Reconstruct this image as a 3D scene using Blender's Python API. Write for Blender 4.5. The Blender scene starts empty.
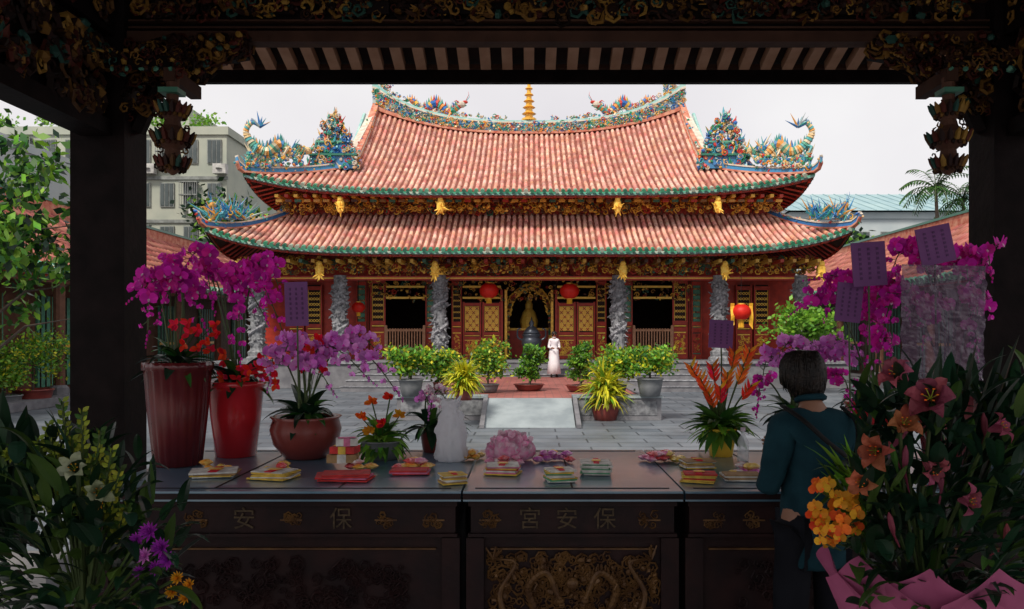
import bpy, math, random
from mathutils import Vector, Matrix, noise
random.seed(7)
R=math.radians; PI=math.pi; V=Vector
sc=bpy.context.scene; col=sc.collection
F=800.;PX0=529.;PY0=335.;CZ=1.7
def W(px,py,Y): return V(((px-PX0)*Y/F, Y, CZ-(py-PY0)*Y/F))
def T(px,py,z=1.0):
    Y=(CZ-z)*F/(py-PY0); return W(px,py,Y)
rnd=random.random
def ru(a,b): return a+(b-a)*random.random()
# ---------------------------------------------------------------- materials
def newmat(name):
    m=bpy.data.materials.new(name); m.use_nodes=True
    nt=m.node_tree; b=nt.nodes['Principled BSDF']; return m,nt,b
def L(nt,a,b): nt.links.new(a,b)
def mat(name,c,c2=None,rough=.6,metal=0,scale=4,bump=0,bscale=None,island=0,spec=.4,transl=0,coat=0):
    m,nt,b=newmat(name)
    b.inputs['Roughness'].default_value=rough; b.inputs['Metallic'].default_value=metal
    b.inputs['Specular IOR Level'].default_value=spec
    if coat: b.inputs['Coat Weight'].default_value=coat; b.inputs['Coat Roughness'].default_value=.1
    tc=nt.nodes.new('ShaderNodeTexCoord')
    if c2 is None: c2=tuple(x*.6 for x in c)
    nz=nt.nodes.new('ShaderNodeTexNoise'); nz.inputs['Scale'].default_value=scale; nz.inputs['Detail'].default_value=6
    L(nt,tc.outputs['Object'],nz.inputs['Vector'])
    mp=nt.nodes.new('ShaderNodeMapRange'); mp.inputs['From Min'].default_value=.35; mp.inputs['From Max'].default_value=.65
    L(nt,nz.outputs['Fac'],mp.inputs['Value'])
    mx=nt.nodes.new('ShaderNodeMix'); mx.data_type='RGBA'
    mx.inputs['A'].default_value=(*c,1); mx.inputs['B'].default_value=(*c2,1)
    L(nt,mp.outputs['Result'],mx.inputs['Factor'])
    out=mx.outputs['Result']
    if island:
        g=nt.nodes.new('ShaderNodeNewGeometry'); hs=nt.nodes.new('ShaderNodeHueSaturation')
        m2=nt.nodes.new('ShaderNodeMapRange'); m2.inputs['To Min'].default_value=1-island; m2.inputs['To Max'].default_value=1+island
        L(nt,g.outputs['Random Per Island'],m2.inputs['Value']); L(nt,m2.outputs['Result'],hs.inputs['Value'])
        m3=nt.nodes.new('ShaderNodeMapRange'); m3.inputs['To Min'].default_value=.5-island*.05; m3.inputs['To Max'].default_value=.5+island*.05
        ml=nt.nodes.new('ShaderNodeMath'); ml.operation='MULTIPLY'; ml.inputs[1].default_value=7.31
        fr=nt.nodes.new('ShaderNodeMath'); fr.operation='FRACT'
        L(nt,g.outputs['Random Per Island'],ml.inputs[0]); L(nt,ml.outputs[0],fr.inputs[0]); L(nt,fr.outputs[0],m3.inputs['Value'])
        L(nt,m3.outputs['Result'],hs.inputs['Hue']); L(nt,out,hs.inputs['Color']); out=hs.outputs['Color']
    L(nt,out,b.inputs['Base Color'])
    if bump:
        bn=nt.nodes.new('ShaderNodeBump'); bn.inputs['Strength'].default_value=bump; bn.inputs['Distance'].default_value=.02
        n2=nt.nodes.new('ShaderNodeTexNoise'); n2.inputs['Scale'].default_value=bscale or scale*4; n2.inputs['Detail'].default_value=8
        L(nt,tc.outputs['Object'],n2.inputs['Vector']); L(nt,n2.outputs['Fac'],bn.inputs['Height']); L(nt,bn.outputs['Normal'],b.inputs['Normal'])
    if transl:
        tr=nt.nodes.new('ShaderNodeBsdfTranslucent'); L(nt,out,tr.inputs['Color'])
        ms=nt.nodes.new('ShaderNodeMixShader'); ms.inputs[0].default_value=transl
        o=nt.nodes['Material Output']; L(nt,b.outputs[0],ms.inputs[1]); L(nt,tr.outputs[0],ms.inputs[2]); L(nt,ms.outputs[0],o.inputs['Surface'])
    return m
def pal(name,cols,rough=.4,metal=0,bump=0,weights=None,spec=.5):
    m,nt,b=newmat(name); b.inputs['Roughness'].default_value=rough; b.inputs['Metallic'].default_value=metal; b.inputs['Specular IOR Level'].default_value=spec
    g=nt.nodes.new('ShaderNodeNewGeometry'); cr=nt.nodes.new('ShaderNodeValToRGB'); e=cr.color_ramp; e.interpolation='CONSTANT'
    n=len(cols)
    e.elements[0].color=(*cols[0],1); e.elements[1].position=1./n; e.elements[1].color=(*cols[1],1)
    for i in range(2,n):
        x=e.elements.new(i/n); x.color=(*cols[i],1)
    L(nt,g.outputs['Random Per Island'],cr.inputs['Fac'])
    tc=nt.nodes.new('ShaderNodeTexCoord'); nz=nt.nodes.new('ShaderNodeTexNoise'); nz.inputs['Scale'].default_value=9
    L(nt,tc.outputs['Object'],nz.inputs['Vector'])
    mx=nt.nodes.new('ShaderNodeMix'); mx.data_type='RGBA'; mx.blend_type='MULTIPLY'; mx.inputs['Factor'].default_value=.3
    L(nt,cr.outputs['Color'],mx.inputs['A']); L(nt,nz.outputs['Fac'],mx.inputs['B']); L(nt,mx.outputs['Result'],b.inputs['Base Color'])
    return m
M={}
M['tile']=mat('terracotta_tile',(.56,.215,.155),(.70,.44,.35),rough=.75,scale=1.6,island=.32,bump=.3,bscale=25)
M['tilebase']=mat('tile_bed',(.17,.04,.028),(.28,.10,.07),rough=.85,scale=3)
M['sidetile']=mat('worn_side_tile',(.34,.095,.07),(.44,.18,.14),rough=.8,scale=1.2,island=.25)
M['greenglaze']=pal('green_glazed_tile',[(.04,.24,.13),(.07,.34,.20),(.03,.18,.12),(.12,.42,.28),(.42,.50,.40)],rough=.3)
M['teal']=mat('teal_painted_board',(.22,.48,.46),(.42,.60,.56),rough=.6,scale=3)
M['cream']=mat('cream_plaster_line',(.70,.64,.54),(.5,.42,.34),rough=.7,scale=6)
M['porc']=pal('cut_porcelain',[(.03,.16,.50),(.07,.40,.46),(.80,.30,.05),(.80,.55,.28),(.04,.32,.14),(.62,.05,.04),(.66,.60,.50),(.85,.50,.08),(.06,.22,.52),(.08,.38,.30)],rough=.3)
M['porcblue']=pal('blue_porcelain',[(.04,.20,.50),(.10,.42,.52),(.50,.60,.60),(.05,.32,.28),(.75,.36,.07),(.05,.28,.55)],rough=.3)
M['porcor']=pal('orange_porcelain',[(.80,.36,.08),(.80,.58,.28),(.10,.42,.42),(.06,.24,.48),(.72,.62,.42),(.12,.38,.26)],rough=.3)
M['ridgered']=mat('ridge_red_plaster',(.42,.10,.06),(.60,.30,.2),rough=.7,scale=4)
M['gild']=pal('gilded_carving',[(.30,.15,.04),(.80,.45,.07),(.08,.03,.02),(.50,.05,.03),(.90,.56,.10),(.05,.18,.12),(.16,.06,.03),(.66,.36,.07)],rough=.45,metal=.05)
M['gilddim']=pal('dimmed_gilt_carving',[(.05,.02,.01),(.12,.055,.014),(.016,.008,.006),(.06,.014,.009),(.22,.11,.025),(.025,.011,.008)],rough=.55,metal=.1,spec=.15)  # gilt colours darkened to stand in for the dim light of the hall
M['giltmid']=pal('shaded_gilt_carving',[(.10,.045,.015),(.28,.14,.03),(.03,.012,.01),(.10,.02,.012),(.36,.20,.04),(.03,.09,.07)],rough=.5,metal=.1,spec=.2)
M['gold']=mat('gold_leaf',(.90,.54,.08),(.66,.34,.05),rough=.35,metal=.2,scale=12)
M['goldp']=mat('bright_gilt_lattice',(.98,.68,.12),(.92,.52,.07),rough=.5,scale=12)
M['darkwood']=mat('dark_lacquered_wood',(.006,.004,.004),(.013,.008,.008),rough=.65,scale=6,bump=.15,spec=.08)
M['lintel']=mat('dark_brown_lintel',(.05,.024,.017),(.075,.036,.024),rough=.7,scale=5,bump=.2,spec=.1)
M['wood']=mat('brown_timber',(.10,.045,.03),(.15,.07,.045),rough=.65,scale=5,bump=.2,spec=.2)
M['rafter']=mat('rafter_timber',(.38,.19,.11),(.48,.26,.16),rough=.65,scale=6,bump=.2,spec=.2)
M['redwood']=mat('red_lacquer_wood',(.48,.04,.02),(.32,.028,.016),rough=.45,scale=5)
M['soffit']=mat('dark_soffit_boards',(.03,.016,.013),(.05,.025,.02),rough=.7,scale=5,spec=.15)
M['greenpaint']=mat('green_painted_panel',(.05,.19,.13),(.10,.28,.19),rough=.5,scale=9)
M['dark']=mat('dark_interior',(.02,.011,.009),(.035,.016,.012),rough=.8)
M['stone']=mat('grey_granite',(.19,.19,.205),(.12,.12,.135),rough=.7,scale=4,bump=.3,bscale=40)
M['hallstone']=mat('worn_hall_granite',(.26,.25,.25),(.18,.175,.175),rough=.6,scale=3,bump=.2)
M['stonelt']=mat('pale_granite_slab',(.31,.36,.38),(.21,.25,.27),rough=.6,scale=2.0,bump=.3,bscale=30)
M['carved']=mat('carved_grey_stone',(.29,.30,.32),(.11,.115,.13),rough=.7,scale=9,island=.4)
M['leaf']=mat('leaf_green',(.055,.165,.025),(.028,.10,.02),rough=.4,island=.45,transl=.25,spec=.4)
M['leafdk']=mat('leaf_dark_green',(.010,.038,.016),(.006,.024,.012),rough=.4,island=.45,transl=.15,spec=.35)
M['leafyl']=mat('leaf_yellow_green',(.68,.60,.03),(.42,.48,.03),rough=.45,island=.35,transl=.3)
M['leaflt']=mat('leaf_light_green',(.21,.42,.035),(.10,.27,.03),rough=.45,island=.4,transl=.3)
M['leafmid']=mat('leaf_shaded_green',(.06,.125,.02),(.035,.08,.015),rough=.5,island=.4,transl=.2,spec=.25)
M['budyel']=mat('yellow_green_bud',(.38,.38,.04),(.18,.25,.025),rough=.5,island=.4,transl=.2,spec=.25)
M['stem']=mat('flower_stem_green',(.06,.10,.025),(.04,.06,.02),rough=.5)
M['bark']=mat('bark',(.09,.07,.055),(.05,.038,.03),rough=.9,scale=12,bump=.5)
def petal_m(n,c,c2,isl=.3): return mat(n,c,c2,rough=.5,island=isl,transl=.42,scale=9,spec=.2)
M['magenta']=petal_m('magenta_petal',(.90,.035,.54),(.66,.02,.42),.42)
M['lilac']=petal_m('lilac_petal',(.90,.42,.84),(.72,.16,.66),.38)
M['palepink']=petal_m('pale_pink_petal',(.85,.58,.70),(.78,.68,.72))
M['redp']=petal_m('red_petal',(.88,.02,.03),(.75,.02,.02))
M['orangep']=petal_m('orange_petal',(.92,.24,.03),(.88,.11,.02))
M['yellowp']=petal_m('yellow_petal',(.80,.42,.03),(.70,.27,.02))
M['lilypink']=petal_m('pink_lily_petal',(.40,.10,.15),(.24,.04,.075),.35)
M['lilyor']=petal_m('peach_lily_petal',(.48,.16,.07),(.32,.09,.05),.35)
M['whitep']=petal_m('white_petal',(.50,.52,.38),(.36,.40,.24),.2)
M['whiteo']=petal_m('orchid_white_lip',(.8,.7,.76),(.7,.5,.62),.2)
M['violet']=petal_m('violet_petal',(.46,.05,.52),(.30,.03,.40))
M['potred']=mat('red_glazed_pot',(.56,.02,.03),(.42,.015,.02),rough=.22,coat=.5,scale=3)
M['potmar']=mat('maroon_fluted_pot',(.13,.014,.016),(.08,.01,.012),rough=.25,coat=.3)
M['potbr']=mat('red_brown_pot',(.24,.045,.035),(.17,.03,.025),rough=.35,coat=.2)
M['potgrey']=mat('grey_stone_pot',(.20,.21,.22),(.13,.14,.15),rough=.6,bump=.2)
M['potyel']=mat('golden_pot',(.90,.60,.06),(.76,.44,.04),rough=.35)
M['soil']=mat('potting_soil',(.04,.028,.02),rough=.95,bump=.6)
M['lantern']=mat('red_lantern_silk',(.85,.03,.015),(.70,.018,.01),rough=.5,transl=.3)
M['yel']=mat('yellow_cloth',(.85,.48,.03),(.72,.35,.03),rough=.6)
M['plum']=mat('plum_card',(.19,.07,.21),(.15,.05,.17),rough=.6,spec=.2)
M['plumdk']=mat('plum_print',(.12,.045,.14),rough=.6,spec=.2)
M['tabletop']=mat('sky_tinted_lacquer_top',(.07,.16,.235),(.12,.23,.32),rough=.30,scale=4,bump=.12,bscale=5,spec=1.0,coat=.5)  # blue of the sky reflection is put into the dark lacquer's base colour
M['tablewood']=mat('dark_red_black_table',(.013,.007,.008),(.024,.010,.010),rough=.5,scale=8,bump=.1,spec=.15)
M['tablegold']=mat('dulled_gilt',(.15,.075,.025),(.07,.032,.014),rough=.45,metal=.2,scale=14,spec=.3)
M['glyph']=mat('faded_gilt_lettering',(.10,.07,.042),(.05,.036,.024),rough=.6,scale=45,spec=.1)
M['skin']=mat('skin',(.30,.15,.095),(.25,.12,.075),rough=.5)
M['hair']=mat('black_hair',(.010,.008,.008),(.024,.016,.012),rough=.38,scale=30,bump=.4,bscale=90,island=.5,spec=.3)
M['tealcloth']=mat('dark_teal_cloth',(.012,.045,.06),(.007,.027,.038),rough=.9,scale=8,bump=.35,bscale=14,spec=.1)
M['darkcloth']=mat('dark_trousers',(.012,.013,.018),rough=.9,spec=.1)
M['bag']=mat('grey_green_bag',(.085,.10,.09),(.05,.062,.056),rough=.8,scale=10,bump=.4,bscale=16,spec=.2)
M['strap']=mat('dark_strap',(.012,.011,.012),rough=.7,spec=.2)
M['whitecl']=mat('white_robe',(.80,.78,.80),(.68,.65,.70),rough=.8)
M['plastic']=mat('white_plastic_bag',(.93,.93,.96),(.86,.88,.92),rough=.35,transl=.55,bump=.8,bscale=26)
M['pinkfilm']=mat('pink_film',(.90,.28,.54),(.92,.72,.82),rough=.3,transl=.4,bump=.8,bscale=30,scale=30)
M['pinkwrap']=mat('pink_wrapping',(.44,.11,.23),(.34,.075,.17),rough=.5,transl=.2,bump=.2,bscale=5,spec=.2)
M['bldg']=mat('beige_green_render',(.40,.42,.35),(.31,.34,.29),rough=.9,scale=.6,bump=.1)
M['bldg2']=mat('pale_concrete',(.46,.51,.52),(.38,.44,.46),rough=.9,scale=.5)
M['tealroof']=mat('teal_metal_roof',(.24,.38,.42),(.32,.46,.48),rough=.6,scale=.6)
M['glass']=mat('window_glass',(.04,.055,.055),(.08,.10,.10),rough=.2,spec=.7,scale=.8)
M['winframe']=mat('window_frame',(.24,.26,.25),rough=.6)
M['ac']=mat('ac_casing',(.5,.5,.48),rough=.6)
M['bronze']=mat('dark_bronze',(.06,.075,.095),(.035,.04,.055),rough=.35,metal=.4)
def film(nm,c,f,ro=.2):
    m,nt,b=newmat(nm); b.inputs['Base Color'].default_value=(*c,1); b.inputs['Roughness'].default_value=ro
    tr=nt.nodes.new('ShaderNodeBsdfTransparent'); ms=nt.nodes.new('ShaderNodeMixShader'); ms.inputs[0].default_value=f
    tc=nt.nodes.new('ShaderNodeTexCoord'); nz=nt.nodes.new('ShaderNodeTexNoise'); nz.inputs['Scale'].default_value=14; nz.inputs['Distortion'].default_value=1.5
    bn=nt.nodes.new('ShaderNodeBump'); bn.inputs['Strength'].default_value=.5; L(nt,tc.outputs['Object'],nz.inputs['Vector']); L(nt,nz.outputs['Fac'],bn.inputs['Height']); L(nt,bn.outputs['Normal'],b.inputs['Normal'])
    o=nt.nodes['Material Output']; L(nt,tr.outputs[0],ms.inputs[1]); L(nt,b.outputs[0],ms.inputs[2]); L(nt,ms.outputs[0],o.inputs['Surface']); return m
M['film']=film('clear_cellophane',(.14,.095,.15),.74)
M['clear']=film('clear_plastic',(.7,.72,.75),.4)
def brickmat(name,c1,c2,mo,w,h,rough=.5,ms=.012):
    m,nt,b=newmat(name); b.inputs['Roughness'].default_value=rough
    tc=nt.nodes.new('ShaderNodeTexCoord'); br=nt.nodes.new('ShaderNodeTexBrick'); L(nt,tc.outputs['Object'],br.inputs['Vector'])
    br.inputs['Color1'].default_value=(*c1,1); br.inputs['Color2'].default_value=(*c2,1); br.inputs['Mortar'].default_value=(*mo,1)
    br.inputs['Scale'].default_value=1; br.inputs['Brick Width'].default_value=w; br.inputs['Row Height'].default_value=h; br.inputs['Mortar Size'].default_value=ms
    nz=nt.nodes.new('ShaderNodeTexNoise'); nz.inputs['Scale'].default_value=.8; nz.inputs['Detail'].default_value=9; nz.inputs['Roughness'].default_value=.65; L(nt,tc.outputs['Object'],nz.inputs['Vector'])
    mx=nt.nodes.new('ShaderNodeMix'); mx.data_type='RGBA'; mx.blend_type='OVERLAY'; mx.inputs['Factor'].default_value=.8
    L(nt,br.outputs['Color'],mx.inputs['A']); L(nt,nz.outputs['Fac'],mx.inputs['B']); L(nt,mx.outputs['Result'],b.inputs['Base Color'])
    bn=nt.nodes.new('ShaderNodeBump'); bn.inputs['Strength'].default_value=.4; bn.inputs['Distance'].default_value=.01; bn.invert=True
    L(nt,br.outputs['Fac'],bn.inputs['Height']); L(nt,bn.outputs['Normal'],b.inputs['Normal'])
    mr=nt.nodes.new('ShaderNodeMapRange'); mr.inputs['To Min'].default_value=rough-.15; mr.inputs['To Max'].default_value=rough+.2; L(nt,nz.outputs['Fac'],mr.inputs['Value']); L(nt,mr.outputs['Result'],b.inputs['Roughness'])
    return m
M['paving']=brickmat('courtyard_paving',(.10,.12,.145),(.16,.18,.205),(.04,.048,.06),1.1,.55,.42,.018)
M['redpave']=brickmat('red_brick_paving',(.34,.11,.09),(.27,.085,.075),(.14,.07,.06),.4,.2,.6)
# ---------------------------------------------------------------- mesh builder
class MB:
    def __init__(s): s.v=[];s.f=[];s.m=[];s.mats=[]
    def add(s,vs,fs,mt):
        if mt not in s.mats: s.mats.append(mt)
        k=s.mats.index(mt); b=len(s.v)
        s.v.extend([(p[0],p[1],p[2]) for p in vs]); s.f.extend([tuple(i+b for i in f) for f in fs]); s.m.extend([k]*len(fs))
    def box(s,c,sz,mt,rot=None,bev=0):
        x,y,z=sz[0]/2,sz[1]/2,sz[2]/2
        vs=[V((i*x,j*y,k*z)) for k in (-1,1) for j in (-1,1) for i in (-1,1)]
        if rot is not None: vs=[rot@p for p in vs]
        c=V(c); s.add([c+p for p in vs],[(0,2,3,1),(4,5,7,6),(0,1,5,4),(2,6,7,3),(0,4,6,2),(1,3,7,5)],mt)
    def bx(s,x0,x1,y0,y1,z0,z1,mt): s.box(((x0+x1)/2,(y0+y1)/2,(z0+z1)/2),(abs(x1-x0),abs(y1-y0),abs(z1-z0)),mt)
    def tube(s,pts,rad,mt,n=6,cap=True,flat=1):
        pts=[V(p) for p in pts]
        if not hasattr(rad,'__len__'): rad=[rad]*len(pts)
        vs=[];prev=None
        for i,p in enumerate(pts):
            d=(pts[min(i+1,len(pts)-1)]-pts[max(i-1,0)])
            if d.length<1e-9: d=V((0,0,1))
            d.normalize()
            if prev is None:
                a=V((0,0,1)) if abs(d.z)<.9 else V((1,0,0)); u=d.cross(a).normalized()
            else:
                u=prev-d*prev.dot(d)
                u=u.normalized() if u.length>1e-6 else d.orthogonal().normalized()
            prev=u; w=d.cross(u)
            for k in range(n):
                a=2*PI*k/n; vs.append(p+(u*math.cos(a)+w*math.sin(a)*flat)*rad[i])
        fs=[]
        for i in range(len(pts)-1):
            for k in range(n):
                k2=(k+1)%n; fs.append((i*n+k,i*n+k2,(i+1)*n+k2,(i+1)*n+k))
        if cap: fs.append(tuple(range(n-1,-1,-1))); fs.append(tuple((len(pts)-1)*n+k for k in range(n)))
        s.add(vs,fs,mt)
    def lathe(s,c,prof,mt,n=24,flute=0,nf=0,sx=1,sy=1,crump=0):
        c=V(c); vs=[];fs=[]
        for r,z in prof:
            for k in range(n):
                a=2*PI*k/n; rr=r*(1+flute*math.cos(a*nf)) if flute else r
                q=V((rr*math.cos(a)*sx,rr*math.sin(a)*sy,z))
                if crump and z>.01: q+=noise.noise_vector(q*22)*crump+noise.noise_vector(q*55)*crump*.5
                vs.append(c+q)
        for i in range(len(prof)-1):
            for k in range(n):
                k2=(k+1)%n; fs.append((i*n+k,i*n+k2,(i+1)*n+k2,(i+1)*n+k))
        fs.append(tuple(range(n-1,-1,-1))); fs.append(tuple((len(prof)-1)*n+k for k in range(n)))
        s.add(vs,fs,mt)
    def ell(s,c,r,mt,n=8,m=5,rot=None,jit=0):
        c=V(c);vs=[];fs=[]
        if not hasattr(r,'__len__'): r=(r,r,r)
        for i in range(1,m):
            t=PI*i/m
            for k in range(n):
                a=2*PI*k/n; j=1+ru(-jit,jit) if jit else 1
                vs.append(V((r[0]*math.sin(t)*math.cos(a)*j,r[1]*math.sin(t)*math.sin(a)*j,r[2]*math.cos(t)*j)))
        vs.append(V((0,0,r[2])));vs.append(V((0,0,-r[2]))); a=len(vs)-2;b=a+1
        for i in range(m-2):
            for k in range(n):
                k2=(k+1)%n; fs.append((i*n+k,(i+1)*n+k,(i+1)*n+k2,i*n+k2))
        for k in range(n):
            k2=(k+1)%n; fs.append((a,k,k2)); fs.append((b,(m-2)*n+k2,(m-2)*n+k))
        if rot is not None: vs=[rot@p for p in vs]
        s.add([c+p for p in vs],fs,mt)
    def grid(s,fn,nu,nv,mt):
        vs=[fn(i/nu,j/nv) for j in range(nv+1) for i in range(nu+1)]
        fs=[(j*(nu+1)+i,j*(nu+1)+i+1,(j+1)*(nu+1)+i+1,(j+1)*(nu+1)+i) for j in range(nv) for i in range(nu)]
        s.add(vs,fs,mt)
    def build(s,name,parent=None,smooth=False,loc=None):
        if not s.v: return None
        if parent is not None: o0=WL[parent.name]
        elif loc is not None: o0=V(loc)
        else:
            xs=[p[0] for p in s.v];ys=[p[1] for p in s.v];zs=[p[2] for p in s.v]
            o0=V(((min(xs)+max(xs))/2,(min(ys)+max(ys))/2,min(zs)))
        me=bpy.data.meshes.new(name); me.from_pydata([(p[0]-o0.x,p[1]-o0.y,p[2]-o0.z) for p in s.v],[],s.f)
        for m in s.mats: me.materials.append(m)
        me.polygons.foreach_set('material_index',s.m)
        if smooth: me.polygons.foreach_set('use_smooth',[True]*len(s.f))
        me.update()
        o=bpy.data.objects.new(name,me); col.objects.link(o); WL[o.name]=o0
        if parent is not None: o.parent=parent
        else: o.location=o0
        return o
WL={}
def tag(o,label,cat,group=None,kind=None):
    if label: o['label']=label
    if cat: o['category']=cat
    if group: o['group']=group
    if kind: o['kind']=kind
    return o
def thing(name,label,cat,loc,group=None):
    o=bpy.data.objects.new(name,None); col.objects.link(o); o.location=loc; o.empty_display_size=.1; WL[o.name]=V(loc); return tag(o,label,cat,group)
def rotrand(): return Matrix.Rotation(ru(0,6.28),3,'X')@Matrix.Rotation(ru(0,6.28),3,'Y')@Matrix.Rotation(ru(0,6.28),3,'Z')
# ---------------------------------------------------------------- organic helpers
def smooth_pts(p,k=6):
    p=[V(q) for q in p]; q=[p[0]*2-p[1]]+p+[p[-1]*2-p[-2]]; out=[]
    for i in range(1,len(q)-2):
        for j in range(k):
            t=j/k; a,b,c,d=q[i-1:i+3]
            out.append(.5*((2*b)+(c-a)*t+(2*a-5*b+4*c-d)*t*t+(3*b-a-3*c+d)*t**3))
    out.append(p[-1]); return out
def leaf(mb,b,d,Ln,w,droop,mt,seg=6,fold=.25,tip=.0):
    d=V(d).normalized(); p=V(b); side=d.cross(V((0,0,1)))
    if side.length<.05: side=V((ru(-1,1),ru(-1,1),0))
    side.normalize(); side=(Matrix.Rotation(ru(-.5,.5),3,d)@side)
    vs=[];st=Ln/seg
    for i in range(seg+1):
        t=i/seg; ww=w*.5*(math.sin(PI*min(1,max(.04,t**.75)))**.7 if t<1 else .02)
        if i==0: ww=w*.15
        up=side.cross(d)
        vs+= [p-side*ww+up*ww*fold, p, p+side*ww+up*ww*fold]
        p=p+d*st; d=(d+V((0,0,-droop/seg))).normalized()
    fs=[]
    for i in range(seg):
        a=i*3; fs+=[(a,a+1,a+4,a+3),(a+1,a+2,a+5,a+4)]
    mb.add(vs,fs,mt)
def petal(mb,c,d,n,Ln,w,cup,mt,wp=(.2,1,.85,.15)):
    side=n.cross(d).normalized(); vs=[]
    k=len(wp)
    for i in range(k):
        t=i/(k-1); q=c+d*Ln*t+n*(cup*Ln*t*t); ww=w*.5*wp[i]
        vs+=[q-side*ww+n*ww*.2,q-n*ww*.08,q+side*ww+n*ww*.2]
    fs=[]
    for i in range(k-1):
        a=i*3; fs+=[(a,a+1,a+4,a+3),(a+1,a+2,a+5,a+4)]
    mb.add(vs,fs,mt)
def frame(n):
    n=V(n).normalized(); r=n.cross(V((0,0,1)))
    if r.length<.01: r=V((1,0,0))
    r.normalize(); u=r.cross(n); return n,r,u
def orchid(mb,c,n,s,pm,lm):
    n,r,u=frame(n); ro=ru(-.3,.3)
    def dr(a): a+=ro; return r*math.cos(a)+u*math.sin(a)
    for a in (PI/2,PI*1.17,PI*1.83): petal(mb,c-n*.002,dr(a),n,s*.5,s*.34,.05,pm)
    for a in (.15,PI-.15): petal(mb,c+n*.003,dr(a),n,s*.52,s*.56,.08,pm,(.3,1.1,1.1,.35))
    petal(mb,c+n*.006,(dr(-PI/2)+n*.8).normalized(),n,s*.24,s*.16,.1,lm)
def lily(mb,c,n,s,pm,cm):
    n,r,u=frame(n); r0=ru(0,1)
    for k in range(6):
        a=k*PI/3+r0+ru(-.15,.15); d=(r*math.cos(a)+u*math.sin(a)); ln=ru(.8,1.1); op=ru(.6,1.15)
        side=n.cross(d)
        vs=[]
        for i in range(8):
            t=i/7; q=c+d*s*ln*(.06+.5*op*t**1.3)+n*s*(.55*math.sin(t*2.2)-.05); ww=s*.165*(.35,.75,1.0,1.08,1.0,.82,.5,.06)[i]*(1 if k%2 else .72); wv=ru(-.02,.02)*s
            vs+=[q-side*ww+n*(ww*.4+wv),q-n*ww*.12,q+side*ww+n*(ww*.4-wv)]
        fs=[]
        for i in range(7):
            b=i*3; fs+=[(b,b+1,b+4,b+3),(b+1,b+2,b+5,b+4)]
        mb.add(vs,fs,pm)
    for k in range(6):
        a=k*PI/3; e=c+n*s*.5+(r*math.cos(a)+u*math.sin(a))*s*.12
        mb.tube([c,c+n*s*.3,e],s*.008,M['budyel'],4); mb.ell(e,(s*.03,s*.015,s*.015),cm,5,3)
def mum(mb,c,n,s,pm,k=38):
    n,r,u=frame(n)
    for i in range(k):
        a=i*2.4; e=(i+.5)/k; d=((r*math.cos(a)+u*math.sin(a))*math.sin(e*1.5)+n*math.cos(e*1.5)).normalized()
        petal(mb,c,d,n.lerp(-d,.3).normalized() if abs(n.dot(d))<.95 else r,s*.5,s*.13,.1,pm)
def bush(mb,c,rad,n,ls,mt,cl=14,spread=.32,hang=0):
    c=V(c); cs=[]
    for i in range(cl):
        d=V((ru(-1,1),ru(-1,1),ru(-.8,1)));
        if d.length>1: d.normalize()
        cs.append(V((d.x*rad[0],d.y*rad[1],d.z*rad[2]))*ru(.45,.95))
    for i in range(n):
        q=random.choice(cs); p=c+q+V((random.gauss(0,rad[0]*spread),random.gauss(0,rad[1]*spread),random.gauss(0,rad[2]*spread)))*.8
        d=V((ru(-1,1),ru(-1,1),ru(-.6,1)-hang)).normalized(); s=d.orthogonal().normalized(); s=Matrix.Rotation(ru(0,6.28),3,d)@s
        l=ls*ru(.6,1.3)
        m=mt if not isinstance(mt,(list,tuple)) else random.choice(mt)
        mb.add([p,p+d*l*.5+s*l*.28,p+d*l,p+d*l*.5-s*l*.28],[(0,1,2,3)],m)
def curl(mb,c,r,mt,th=.2,turns=1.3,n=10,ax=None,flip=1):
    a0=ru(0,6.28); pts=[];rad=[]
    u,w=(V((1,0,0)),V((0,0,1))) if ax is None else ax
    nn=u.cross(w)
    for i in range(n):
        t=i/(n-1); a=a0+flip*t*turns*2*PI; rr=r*(1-.8*t)
        pts.append(V(c)+(u*math.cos(a)+w*math.sin(a))*rr-nn*(-.15*r*t)); rad.append(r*th*(1-.5*t)*(.4 if i==0 else 1))
    mb.tube(pts,rad,mt,4)
def lump(mb,c,s,mt):
    mb.ell(c,(s*ru(.5,1),s*ru(.5,1),s*ru(.5,1.1)),mt,5,3,rotrand())
def clutter(mb,fn,n,s0,s1,mats,pc=.45,ax=None):
    for i in range(n):
        p=V(fn()); s=ru(s0,s1); m=random.choice(mats)
        x=rnd()
        if x<pc: curl(mb,p,s,m,ru(.18,.3),ru(.8,1.5),8,ax,random.choice((-1,1)))
        elif x<pc+.3: lump(mb,p,s*.6,m)
        else:
            d=V((ru(-1,1),ru(-.8,0),ru(-1,1))).normalized()
            for k in range(3):
                dd=(d+V((ru(-.6,.6),ru(-.4,.2),ru(-.6,.6)))).normalized(); mb.tube([p,p+dd*s*.6,p+dd*s*1.1],[s*.25,s*.2,s*.02],m,4)
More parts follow.
